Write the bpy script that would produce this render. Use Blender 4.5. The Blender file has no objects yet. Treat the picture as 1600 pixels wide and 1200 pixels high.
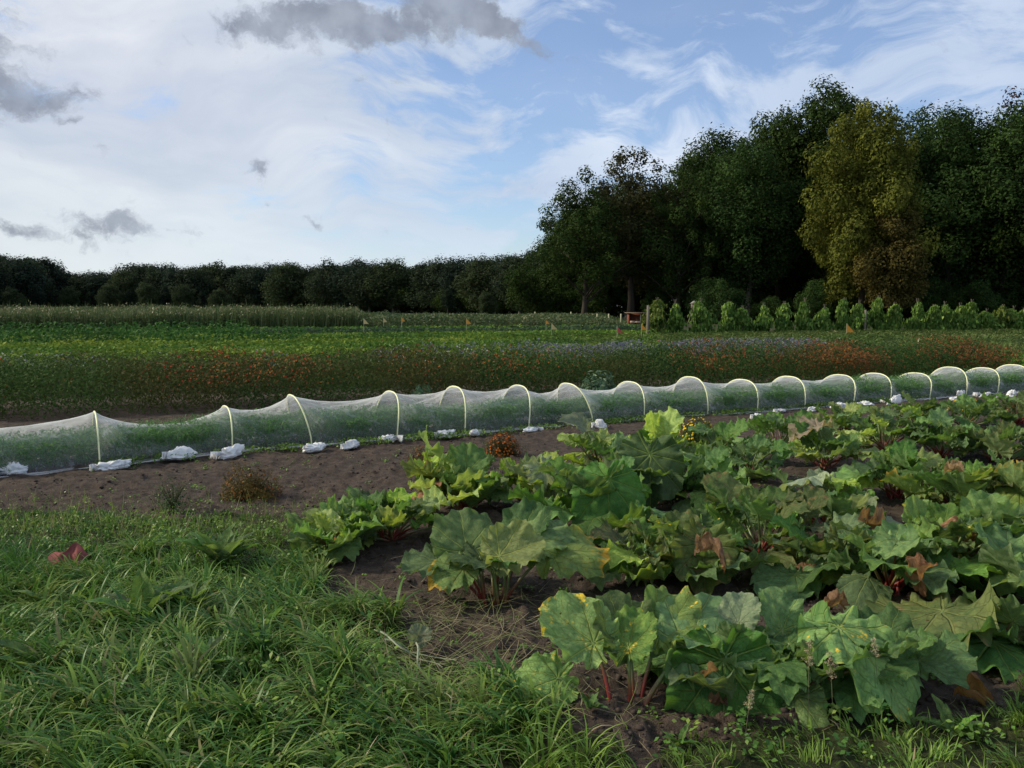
import bpy, math, random
import numpy as np
from mathutils import Vector, Matrix

R = math.radians
SC = bpy.context.scene
COL = SC.collection
rng = np.random.default_rng(11)
random.seed(5)

# ------------------------------------------------------------------ camera
CAM_H, F, PITCH = 1.65, 1330.0, R(5.15)
cam_d = bpy.data.cameras.new('camera'); cam = bpy.data.objects.new('camera', cam_d); COL.objects.link(cam)
cam.location = (0, 0, CAM_H); cam.rotation_euler = (math.pi/2 - PITCH, 0, 0)
cam_d.sensor_width = 36; cam_d.lens = F/1600*36; cam_d.clip_end = 5000; cam_d.clip_start = 0.05
SC.camera = cam
SC.view_settings.view_transform = 'Standard'; SC.view_settings.look = 'None'
SC.view_settings.exposure = 0.38; SC.view_settings.gamma = 1.0
SC.cycles.transparent_max_bounces = 24
SC.cycles.max_bounces = 6; SC.cycles.diffuse_bounces = 3; SC.cycles.transmission_bounces = 4

cp, sp_ = math.cos(PITCH), math.sin(PITCH)
def G(px, py, z=0.0):
    """ground point seen at a place of the photograph"""
    u = (px-800)/F; v = (600-py)/F
    d = (u, cp + v*sp_, -sp_ + v*cp)
    t = (z-CAM_H)/d[2]
    return np.array([d[0]*t, d[1]*t, z])
def PX(p):
    x, y, z = p[0], p[1], p[2]-CAM_H
    dep = y*cp - z*sp_; up = y*sp_ + z*cp
    return 800+F*x/dep, 600-F*up/dep

# ------------------------------------------------------------------ helpers
def tag(o, label=None, cat=None, group=None, kind=None):
    if label: o['label'] = label
    if cat: o['category'] = cat
    if group: o['group'] = group
    if kind: o['kind'] = kind
    return o
def empty(name, loc=(0, 0, 0), rz=0.0):
    o = bpy.data.objects.new(name, None); o.empty_display_size = .1
    o.location = tuple(float(a) for a in loc); o.rotation_euler = (0, 0, rz); COL.objects.link(o); return o
def link(name, me, parent=None, loc=None):
    o = bpy.data.objects.new(name, me); COL.objects.link(o)
    if parent is not None: o.parent = parent
    if loc is not None: o.location = tuple(float(a) for a in loc)
    return o
def mesh(name, V, Fc, mats, tint=None, smooth=False, mi=None, uv=None):
    """V (N,3); Fc list of (M,k) arrays; tint per vertex scalar; mi = material index per face; uv per vertex (N,2)"""
    if not isinstance(Fc, (list, tuple)): Fc = [Fc]
    Fc = [np.asarray(f, dtype=np.int32) for f in Fc if len(f)]
    me = bpy.data.meshes.new(name)
    me.vertices.add(len(V)); me.vertices.foreach_set('co', np.asarray(V, dtype=np.float32).ravel())
    loops = np.concatenate([f.ravel() for f in Fc]); nl = len(loops)
    tot = np.concatenate([np.full(len(f), f.shape[1], dtype=np.int32) for f in Fc])
    st = np.concatenate([[0], np.cumsum(tot)[:-1]]).astype(np.int32)
    me.loops.add(nl); me.loops.foreach_set('vertex_index', loops)
    me.polygons.add(len(tot)); me.polygons.foreach_set('loop_start', st); me.polygons.foreach_set('loop_total', tot)
    if smooth: me.polygons.foreach_set('use_smooth', np.ones(len(tot), dtype=bool))
    if mi is not None: me.polygons.foreach_set('material_index', np.asarray(mi, dtype=np.int32))
    if tint is not None:
        a = me.attributes.new('tint', 'FLOAT', 'POINT'); a.data.foreach_set('value', np.asarray(tint, dtype=np.float32))
    if uv is not None:
        l = me.uv_layers.new(name='uv'); l.data.foreach_set('uv', np.asarray(uv, dtype=np.float32)[loops].ravel())
    for m in (mats if isinstance(mats, (list, tuple)) else [mats]): me.materials.append(m)
    me.update(calc_edges=True); me.validate(); return me

def unit(a):
    a = np.asarray(a, float); return a/np.maximum(np.linalg.norm(a, axis=-1, keepdims=True), 1e-9)
def rand_unit(n, r=rng): return unit(r.normal(size=(n, 3)))
def hash2(ix, iy, s):
    h = (ix.astype(np.int64)*374761393 + iy.astype(np.int64)*668265263 + s*2147483647) & 0xffffffff
    h = ((h ^ (h >> 13))*1274126177) & 0xffffffff
    return ((h ^ (h >> 16)) & 0xffff)/65535.0
def vn(x, y, s=0):
    x = np.asarray(x, float); y = np.asarray(y, float)
    ix = np.floor(x); iy = np.floor(y); fx = x-ix; fy = y-iy
    fx = fx*fx*(3-2*fx); fy = fy*fy*(3-2*fy)
    a = hash2(ix, iy, s); b = hash2(ix+1, iy, s); c = hash2(ix, iy+1, s); d = hash2(ix+1, iy+1, s)
    return (a*(1-fx)+b*fx)*(1-fy)+(c*(1-fx)+d*fx)*fy
def fbm(x, y, s=0, o=4):
    v = 0; a = .5
    for k in range(o): v = v + a*vn(x*2**k+17.3*k, y*2**k-9.1*k, s+k); a *= .5
    return v
def inpoly(x, y, poly):
    x = np.asarray(x); y = np.asarray(y); c = np.zeros(x.shape, bool); n = len(poly)
    for i in range(n):
        x1, y1 = poly[i]; x2, y2 = poly[(i+1) % n]
        if y1 == y2: continue
        k = ((y1 > y) != (y2 > y)) & (x < (x2-x1)*(y-y1)/(y2-y1)+x1); c ^= k
    return c

def tubes(lines, sides=6):
    """lines = list of (points (k,3), radii (k,)) -> V, quads, t (0..1 along)"""
    Vs, Fs, Ts = [], [], []; off = 0
    ang = np.arange(sides)*2*math.pi/sides
    for P, r in lines:
        P = np.asarray(P, float); r = np.asarray(r, float); k = len(P)
        T = unit(np.gradient(P, axis=0))
        ref = np.array([0, 0, 1.]) if abs(T[0][2]) < .8 else np.array([1., 0, 0])
        A = unit(np.cross(T, ref)); B = np.cross(T, A)
        ring = P[:, None, :] + r[:, None, None]*(np.cos(ang)[None, :, None]*A[:, None, :]+np.sin(ang)[None, :, None]*B[:, None, :])
        Vs.append(ring.reshape(-1, 3)); Ts.append(np.repeat(np.linspace(0, 1, k), sides))
        i = np.arange(k-1)[:, None]*sides; j = np.arange(sides)[None, :]; j2 = (j+1) % sides
        Fs.append(np.stack([i+j, i+j2, i+sides+j2, i+sides+j], -1).reshape(-1, 4)+off)
        off += k*sides
    return np.concatenate(Vs), np.concatenate(Fs), np.concatenate(Ts)

def leafq(P, N, L, W, tint, r=rng, T=None, bend=.18):
    """one diamond-shaped leaf face pair per point"""
    n = len(P); N = unit(N)
    if T is None: T = rand_unit(n, r)
    T = unit(T - (T*N).sum(1, keepdims=True)*N); B = np.cross(N, T)
    L = np.broadcast_to(L, (n,))[:, None]; W = np.broadcast_to(W, (n,))[:, None]
    a = P - T*L*.5; c = P + T*L*.5 - N*L*bend; b = P + B*W*.5 - T*L*.05; d = P - B*W*.5 - T*L*.05
    V = np.stack([a, b, c, d], 1).reshape(-1, 3)
    Fq = np.arange(n*4).reshape(n, 4)
    return V, Fq, np.repeat(tint, 4)
def join(parts):
    V, Fs, T = [], [], []; off = 0
    for v, f, t in parts:
        V.append(v); Fs.append(f+off); T.append(t); off += len(v)
    return np.concatenate(V), np.concatenate(Fs), np.concatenate(T)

# ------------------------------------------------------------------ node helpers
class NT:
    def __init__(s, tree): s.t = tree
    def n(s, typ, **kw):
        nd = s.t.nodes.new(typ)
        for k, v in kw.items():
            if k == 'op': nd.operation = v
            elif k == 'i':
                for a, b in v.items():
                    if isinstance(b, bpy.types.NodeSocket): s.t.links.new(b, nd.inputs[a])
                    else: nd.inputs[a].default_value = b
            else: setattr(nd, k, v)
        return nd
    def m(s, op, a, b=None, c=None):
        i = {0: a}
        if b is not None: i[1] = b
        if c is not None: i[2] = c
        return s.n('ShaderNodeMath', op=op, i=i).outputs[0]
    def mix(s, f, a, b, blend='MIX'):
        nd = s.t.nodes.new('ShaderNodeMix'); nd.data_type = 'RGBA'; nd.blend_type = blend
        for k, v in ((0, f), (6, a), (7, b)):
            if isinstance(v, bpy.types.NodeSocket): s.t.links.new(v, nd.inputs[k])
            else: nd.inputs[k].default_value = (*v, 1) if isinstance(v, tuple) and len(v) == 3 else v
        return nd.outputs[2]
    def ss(s, x, lo, hi):
        nd = s.n('ShaderNodeMapRange', interpolation_type='SMOOTHSTEP', i={0: x, 1: lo, 2: hi}); return nd.outputs[0]
    def noise(s, vec, scale, detail=3, rough=.5, w=None, dist=0):
        nd = s.t.nodes.new('ShaderNodeTexNoise')
        if w is not None: nd.noise_dimensions = '4D'; s.t.links.new(w, nd.inputs['W'])
        if vec is not None: s.t.links.new(vec, nd.inputs['Vector'])
        nd.inputs['Scale'].default_value = scale; nd.inputs['Detail'].default_value = detail
        nd.inputs['Roughness'].default_value = rough; nd.inputs['Distortion'].default_value = dist
        return nd.outputs['Fac']
def newmat(name):
    m = bpy.data.materials.new(name); m.use_nodes = True; t = m.node_tree; t.nodes.clear()
    return m, NT(t)
def leafshader(N, col, rough=.5, transl=.25, spec=.3, bump=None, tcol=None):
    i = {'Base Color': col, 'Roughness': rough, 'Specular IOR Level': spec}
    if bump is not None: i['Normal'] = bump
    p = N.n('ShaderNodeBsdfPrincipled', i=i)
    tr = N.n('ShaderNodeBsdfTranslucent', i={0: tcol if tcol is not None else col})
    mx = N.n('ShaderNodeMixShader', i={0: transl, 1: p.outputs[0], 2: tr.outputs[0]})
    N.n('ShaderNodeOutputMaterial', i={0: mx.outputs[0]})
def foliage_mat(name, c0, c1, c2=None, rough=.7, transl=.28, spec=.09, patch=None, pscale=.3):
    """per leaf tint blends c0 -> c1 (-> c2)"""
    m, N = newmat(name)
    a = N.n('ShaderNodeAttribute', attribute_name='tint').outputs['Fac']
    col = N.mix(N.ss(a, 0., .7 if c2 else 1.), c0, c1)
    if c2: col = N.mix(N.ss(a, .7, 1.), col, c2)
    if patch:
        g = N.n('ShaderNodeNewGeometry').outputs['Position']
        col = N.mix(N.m('MULTIPLY', N.ss(N.noise(g, pscale, 3), .45, .65), .7), col, patch)
    leafshader(N, col, rough, transl, spec); return m
def plain_mat(name, c0, c1=None, rough=.7, scale=8., spec=.3, bump=0., stretch=None):
    m, N = newmat(name)
    tc = N.n('ShaderNodeTexCoord').outputs['Object']
    if stretch: tc = N.n('ShaderNodeMapping', i={0: tc, 3: stretch}).outputs[0]
    nz = N.noise(tc, scale, 4, .6)
    col = N.mix(N.ss(nz, .3, .7), c0, c1 or tuple(a*.75 for a in c0))
    i = {'Base Color': col, 'Roughness': rough, 'Specular IOR Level': spec}
    if bump: i['Normal'] = N.n('ShaderNodeBump', i={'Strength': bump, 'Height': nz}).outputs[0]
    p = N.n('ShaderNodeBsdfPrincipled', i=i); N.n('ShaderNodeOutputMaterial', i={0: p.outputs[0]}); return m

# ------------------------------------------------------------------ world and sun
SUN_AZ, SUN_EL = R(-82), R(32)      # azimuth measured from +Y towards +X
W = bpy.data.worlds.new('World'); SC.world = W; W.use_nodes = True
wt = W.node_tree; wt.nodes.clear(); N = NT(wt)
sky = N.n('ShaderNodeTexSky', sky_type='NISHITA', sun_disc=False)
sky.sun_elevation = SUN_EL; sky.sun_rotation = SUN_AZ; sky.air_density = 1.0; sky.dust_density = .6; sky.ozone_density = 1.6
tc = N.n('ShaderNodeTexCoord').outputs['Generated']
sx = N.n('ShaderNodeSeparateXYZ', i={0: tc}); X, Y, Z = sx.outputs
az = N.m('ARCTAN2', X, Y); el = N.m('ARCSINE', Z)
uv = N.n('ShaderNodeCombineXYZ', i={0: az, 1: el, 2: 0.0}).outputs[0]
def pa(px, py):
    u = (px-800)/F; v = (600-py)/F; d = unit([u, cp+v*sp_, -sp_+v*cp]); return math.atan2(d[0], d[1]), math.asin(d[2])
# streaky upper cloud: noise in a stretched, domain-warped frame
warp = N.n('ShaderNodeTexNoise', i={'Vector': uv, 'Scale': 3.0, 'Detail': 3}).outputs['Color']
wv = N.n('ShaderNodeVectorMath', op='SCALE', i={0: N.n('ShaderNodeVectorMath', op='SUBTRACT', i={0: warp, 1: (.5, .5, .5)}).outputs[0], 'Scale': .22}).outputs[0]
uvw = N.n('ShaderNodeVectorMath', op='ADD', i={0: uv, 1: wv}).outputs[0]
map1 = N.n('ShaderNodeMapping', i={0: uvw, 2: (0, 0, R(9)), 3: (2.2, 8.5, 1)}).outputs[0]
n1 = N.noise(map1, 1.6, 8, .58)
map2 = N.n('ShaderNodeMapping', i={0: uvw, 1: (3.3, 1.7, 0), 2: (0, 0, R(-14)), 3: (4.5, 13, 1)}).outputs[0]
n2 = N.noise(map2, 1.7, 7, .62)
def blob(cx, cy, rx, ry, rot=0.0, src=None):
    a, e = pa(cx, cy); sxx = rx/F; syy = ry/F
    mp = N.n('ShaderNodeMapping', vector_type='TEXTURE', i={0: src or uv, 1: (a, e, 0), 2: (0, 0, R(rot)), 3: (sxx, syy, 1)}).outputs[0]
    d = N.n('ShaderNodeVectorMath', op='LENGTH', i={0: mp}).outputs['Value']
    return N.m('POWER', 2.718, N.m('MULTIPLY', N.m('MULTIPLY', d, d), -1.0))
def tree_of(*a): return NT([q for q in a if isinstance(q, bpy.types.NodeSocket)][0].id_data)
def add(*a):
    r = a[0]; T_ = tree_of(*a)
    for b in a[1:]: r = T_.m('ADD', r, b)
    return r
def mul(a, b): return tree_of(a, b).m('MULTIPLY', a, b)
# where the veil is thick (left) and where blue shows (centre and upper right)
veil = add(mul(N.ss(az, -.02, -.42), .42), mul(N.ss(el, .42, .8), .35), mul(blob(280, 120, 420, 260), .22), mul(blob(1330, 130, 330, 50, 12, uvw), .34),
           mul(blob(850, 285, 90, 34, 8, uvw), .36), mul(blob(560, 208, 190, 15, 2, uvw), .22), mul(blob(1010, 95, 90, 22, -50, uvw), .20), mul(blob(960, 210, 160, 25, -4, uvw), .14), mul(blob(700, 160, 130, 25, 0, uvw), .16),
           mul(blob(1560, 70, 220, 90, 0, uvw), .16), mul(blob(480, 300, 320, 60), .1), mul(N.ss(el, .22, .0), .22),
           mul(blob(920, 118, 80, 24, 0, uvw), -.30), mul(blob(680, 205, 150, 40, 0, uvw), -.16), mul(blob(1130, 60, 200, 28, 6, uvw), -.2), mul(blob(1000, 30, 200, 50, 6, uvw), -.04), mul(blob(760, 345, 160, 40), -.16))
cov = add(mul(N.m('SUBTRACT', n1, .5), 2.4), mul(N.m('SUBTRACT', n2, .5), 2.5), veil, .10)
cfac = N.m('MAXIMUM', N.ss(cov, -.14, .62), .16)
# veil colour: warm white toward the hidden sun, cooler grey white away from it, soft mottling
sunward = N.ss(az, .25, -.62)
ccol = N.mix(sunward, (5.5, 6.1, 7.0), (5.2, 5.6, 5.85))
ccol = N.mix(mul(blob(200, 130, 330, 130), .8), ccol, (6.8, 6.7, 6.85))
nn = N.noise(map1, .9, 4, .5)
ccol = N.mix(N.ss(nn, .38, .62), N.mix(1.0, ccol, (.74, .79, .86), 'MULTIPLY'), ccol)
ccol = N.mix(mul(N.ss(n2, .42, .62), .5), N.mix(1.0, ccol, (.86, .88, .92), 'MULTIPLY'), ccol)
ccol = N.mix(mul(N.ss(el, .16, .0), .8), ccol, N.mix(sunward, (4.9, 5.8, 6.7), (5.5, 5.9, 6.0)))
skyc = N.mix(1.0, sky.outputs[0], (.84, .90, 1.04), 'MULTIPLY')
skyc = N.mix(.0, skyc, (3, 4, 7))
ccol = N.mix(1.0, ccol, (.95, .95, .95), 'MULTIPLY')
base = N.mix(mul(cfac, .96), skyc, ccol)
# small dark cumulus scraps
puff2 = N.noise(uv, 17, 4, .55)
warp2 = N.n('ShaderNodeTexNoise', i={'Vector': uv, 'Scale': 16.0, 'Detail': 5, 'Roughness': .62}).outputs['Color']
wv2 = N.n('ShaderNodeVectorMath', op='SCALE', i={0: N.n('ShaderNodeVectorMath', op='SUBTRACT', i={0: warp2, 1: (.5, .5, .5)}).outputs[0], 'Scale': .055}).outputs[0]
uw2 = N.n('ShaderNodeVectorMath', op='ADD', i={0: uv, 1: wv2}).outputs[0]
puff = N.noise(N.n('ShaderNodeMapping', i={0: uw2, 3: (1, 1.35, 1)}).outputs[0], 30, 8, .66)
dk = add(blob(400, 42, 60, 27, 0, uw2), mul(blob(525, 34, 78, 32, 0, uw2), 1.1), mul(blob(610, 45, 60, 16, 0, uw2), .7), mul(blob(690, 16, 58, 34, 0, uw2), 1.05), mul(blob(775, 40, 80, 20, -22, uw2), 1.15),
         mul(blob(-10, 80, 44, 60, 0, uw2), .95), mul(blob(95, 155, 50, 20, 12, uw2), .8), mul(blob(20, 140, 40, 22, 0, uw2), .55),
         mul(blob(185, 358, 75, 16, -6, uw2), .8), mul(blob(90, 372, 70, 12, 0, uw2), .5), mul(blob(25, 365, 40, 15, 0, uw2), .5),
         mul(blob(405, 258, 22, 11, 25, uw2), .65), mul(blob(482, 342, 26, 8, -20, uw2), .55), mul(blob(620, 122, 60, 12, 5, uw2), .33), mul(blob(118, 190, 14, 6, 0, uw2), .5))
dfac = N.ss(add(dk, mul(N.m('SUBTRACT', puff, .5), 2.3)), .22, 1.0)
dcol = N.mix(N.ss(puff2, .3, .7), (1.45, 1.65, 2.1), (2.5, 2.8, 3.35))
base = N.mix(mul(dfac, .86), base, dcol)
# below the horizon keep it dull
base = N.mix(N.ss(Z, 0.0, -.02), base, (.8, .8, .7))
bg = N.n('ShaderNodeBackground', i={0: base, 1: 0.118})
N.n('ShaderNodeOutputWorld', i={0: bg.outputs[0]})
W.cycles.sampling_method = 'MANUAL'; W.cycles.sample_map_resolution = 512

sd = bpy.data.lights.new('sun', 'SUN'); sun = bpy.data.objects.new('sun', sd); COL.objects.link(sun)
sd.energy = 3.4; sd.angle = R(8); sd.color = (1.0, .90, .70)
dv = Vector((math.sin(SUN_AZ)*math.cos(SUN_EL), math.cos(SUN_AZ)*math.cos(SUN_EL), math.sin(SUN_EL)))
sun.rotation_euler = dv.to_track_quat('Z', 'Y').to_euler(); sun.location = (-20, 0, 30)

# ------------------------------------------------------------------ ground
def gp(px, py): p = G(px, py); return (p[0], p[1])
LAWN_L = [(-14, .3), (-14, 9.2), gp(-300, 790), gp(0, 800), gp(120, 803), gp(250, 810), gp(350, 800), gp(430, 810), gp(490, 885), gp(530, 950), gp(620, 1000), gp(700, 1030), gp(760, 1075), gp(830, 1125), gp(920, 1175), gp(960, 1215), (.45, 2.4), (.2, .3)]
LAWN_R = [(.2, .3), (.45, 2.5), gp(1040, 1205), gp(1110, 1165), gp(1230, 1140), gp(1350, 1135), gp(1480, 1120), gp(1620, 1085), (4.5, 3.3), (7, 3.6), (7, .3)]
def lawn_mask(x, y):
    jx = x + (fbm(x*3, y*3, 4)-.5)*.35; jy = y + (fbm(x*3, y*3, 9)-.5)*.45
    return inpoly(jx, jy, LAWN_L) | inpoly(jx, jy, LAWN_R)
def ground_z(x, y):
    """clods and hollows of the dug soil"""
    d = np.hypot(x, y); f = np.clip(1.6-d/14, .12, 1)
    z = (fbm(x*1.1, y*1.1, 1, 3)-.45)*.07
    z = z + (fbm(x*5, y*5, 2, 3)-.45)*.05*f
    n = fbm(x*14, y*14, 3, 2); z = z + np.maximum(n-.36, 0)*.13*f + (vn(x*34, y*34, 8)-.5)*.012*np.clip(1.4-d/7, 0, 1)
    return z
def build_ground():
    nr, nc = 620, 620
    D = .8*np.exp(np.linspace(0, math.log(150/.8), nr)); t = np.linspace(-1.5, 1.5, nc)
    t = np.sign(t)*np.abs(t/1.5)**1.25*1.5
    yy = np.repeat(D[:, None], nc, 1); xx = D[:, None]*t[None, :]
    xx = xx + (vn(xx*9, yy*9, 31)-.5)*.004*yy; 
    zz = ground_z(xx, yy)
    zz[-1, :] = -.2; zz[:, 0] = -.2; zz[:, -1] = -.2; zz[0, :] = -.2
    V = np.stack([xx, yy, zz], -1).reshape(-1, 3)
    i = np.arange(nr-1)[:, None]*nc; j = np.arange(nc-1)[None, :]
    Fq = np.stack([i+j, i+j+1, i+nc+j+1, i+nc+j], -1).reshape(-1, 4)
    fx, fy = V[:, 0], V[:, 1]
    tint = lawn_mask(fx, fy).astype(float)
    far = np.clip(((-.334*fx+.943*fy)-16.5)/2.0, 0, 1)          # field beyond the flower row: green litter
    tint = np.maximum(tint, far*.8)
    m, N = newmat('soil')
    pos = N.n('ShaderNodeNewGeometry').outputs['Position']
    a = N.n('ShaderNodeAttribute', attribute_name='tint').outputs['Fac']
    big = N.noise(pos, .9, 4, .6); mid = N.noise(pos, 11, 5, .65); fine = N.noise(pos, 70, 4, .7)
    c = N.mix(N.ss(mid, .33, .68), (.040, .029, .022), (.098, .072, .055))
    c = N.mix(mul(N.ss(fine, .55, .75), .55), c, (.17, .14, .12))
    c = N.mix(mul(N.ss(big, .35, .7), .35), c, (.05, .040, .035))
    g = N.mix(N.ss(mid, .35, .65), (.020, .026, .010), (.05, .060, .022))
    c = N.mix(a, c, g)
    h = N.m('ADD', mul(mid, .6), mul(fine, .4))
    b = N.n('ShaderNodeBump', i={'Strength': 1.0, 'Distance': .045, 'Height': h}).outputs[0]
    p = N.n('ShaderNodeBsdfPrincipled', i={'Base Color': c, 'Roughness': .95, 'Specular IOR Level': .15, 'Normal': b})
    N.n('ShaderNodeOutputMaterial', i={0: p.outputs[0]})
    o = link('ground', mesh('ground', V, Fq, m, tint=tint, smooth=True)); tag(o, kind='structure')
    m2, N2 = newmat('far_ground')
    pos = N2.n('ShaderNodeNewGeometry').outputs['Position']
    c = N2.mix(N2.ss(N2.noise(pos, .05, 5, .6), .35, .65), (.03, .042, .014), (.055, .065, .025))
    p = N2.n('ShaderNodeBsdfPrincipled', i={'Base Color': c, 'Roughness': .95, 'Specular IOR Level': .1})
    N2.n('ShaderNodeOutputMaterial', i={0: p.outputs[0]})
    S = 1500
    V = np.array([(-S, -S, -.15), (S, -S, -.15), (S, S, -.15), (-S, S, -.15)], float)
    o = link('terrain', mesh('terrain', V, np.array([[0, 1, 2, 3]]), m2)); tag(o, kind='structure')
build_ground()

def clods():
    n = 26000
    D = 2.6*np.exp(rng.random(n)*math.log(14/2.6)); x = D*(rng.random(n)*1.5-.75); y = D
    k = ~lawn_mask(x, y) & ((-.334*x+.943*y) < 14.6); x, y = x[k], y[k]; n = len(x)
    ico = np.array([(0, 0, 1), (.894, 0, .447), (.276, .851, .447), (-.724, .526, .447), (-.724, -.526, .447), (.276, -.851, .447), (.724, .526, -.447), (-.276, .851, -.447), (-.894, 0, -.447), (-.276, -.851, -.447), (.724, -.526, -.447), (0, 0, -1)])
    fa = np.array([(0, 1, 2), (0, 2, 3), (0, 3, 4), (0, 4, 5), (0, 5, 1), (1, 6, 2), (2, 7, 3), (3, 8, 4), (4, 9, 5), (5, 10, 1), (2, 6, 7), (3, 7, 8), (4, 8, 9), (5, 9, 10), (1, 10, 6), (6, 11, 7), (7, 11, 8), (8, 11, 9), (9, 11, 10), (10, 11, 6)])
    s = .003+.013*rng.random(n)**3.5
    V = ico[None]*(.7+.6*rng.random((n, 12, 1)))*s[:, None, None]*np.stack([.8+.6*rng.random(n), .8+.6*rng.random(n), .5+.4*rng.random(n)], -1)[:, None, :]
    V += np.stack([x, y, ground_z(x, y)+s*.2], -1)[:, None, :]
    Fq = fa[None]+np.arange(n)[:, None, None]*12
    m = plain_mat('clod', (.075, .057, .048), (.040, .030, .026), .95, 40., .1)
    o = link('soil_clods', mesh('soil_clods', V.reshape(-1, 3), Fq.reshape(-1, 3), m, smooth=True))
    tag(o, 'crumbly dark brown clods lying on the dug soil', 'soil clods', kind='stuff')
clods()

# ------------------------------------------------------------------ blades (grass and stalks)
def blades(P, az0, L, Wd, lean, curve, tint, seg=5, r=rng):
    """P (n,3) roots; az0 lean direction; L length; lean initial angle from the vertical; curve extra bend along the blade"""
    n = len(P); s = np.linspace(0, 1, seg+1)
    th = lean[:, None]+curve[:, None]*s[None, :]**1.2
    dl = L[:, None]/seg
    dh = np.sin(th)*dl; dz = np.cos(th)*dl
    h = np.concatenate([np.zeros((n, 1)), np.cumsum(dh[:, :-1], 1)], 1); z = np.concatenate([np.zeros((n, 1)), np.cumsum(dz[:, :-1], 1)], 1)
    az = az0[:, None] + (r.normal(size=(n, 1))*.35)*s[None, :]
    cx, cy = np.cos(az), np.sin(az)
    C = np.stack([P[:, 0:1]+h*cx, P[:, 1:2]+h*cy, P[:, 2:3]+z], -1)
    C[..., 2] = np.maximum(C[..., 2], P[:, 2:3]+.004)
    tw = r.normal(size=(n, 1))*.5 + az0[:, None]+math.pi/2
    side = np.stack([np.cos(tw), np.sin(tw), 0*tw], -1)
    w = Wd[:, None]*np.minimum(1, .55+s*1.6)[None, :]*(1-s**2.2)[None, :]*.5
    w = np.maximum(w, Wd[:, None]*.04)
    V = np.stack([C-side*w[..., None], C+side*w[..., None]], 2)     # n,seg+1,2,3
    b = (np.arange(n)*(seg+1)*2)[:, None]; i = np.arange(seg)[None, :]*2
    Fq = np.stack([b+i, b+i+1, b+i+3, b+i+2], -1).reshape(-1, 4)
    return V.reshape(-1, 3), Fq, np.repeat(tint, (seg+1)*2)

def grass_mat(name, cs, rough=.45, transl=.3):
    m, N = newmat(name)
    a = N.n('ShaderNodeAttribute', attribute_name='tint').outputs['Fac']
    cr = N.n('ShaderNodeValToRGB', i={0: a}); e = cr.color_ramp.elements
    e[0].position = cs[0][0]; e[0].color = (*cs[0][1], 1); e[1].position = cs[-1][0]; e[1].color = (*cs[-1][1], 1)
    for p, c in cs[1:-1]: x = e.new(p); x.color = (*c, 1)
    leafshader(N, cr.outputs[0], rough, transl, .2); return m

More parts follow.
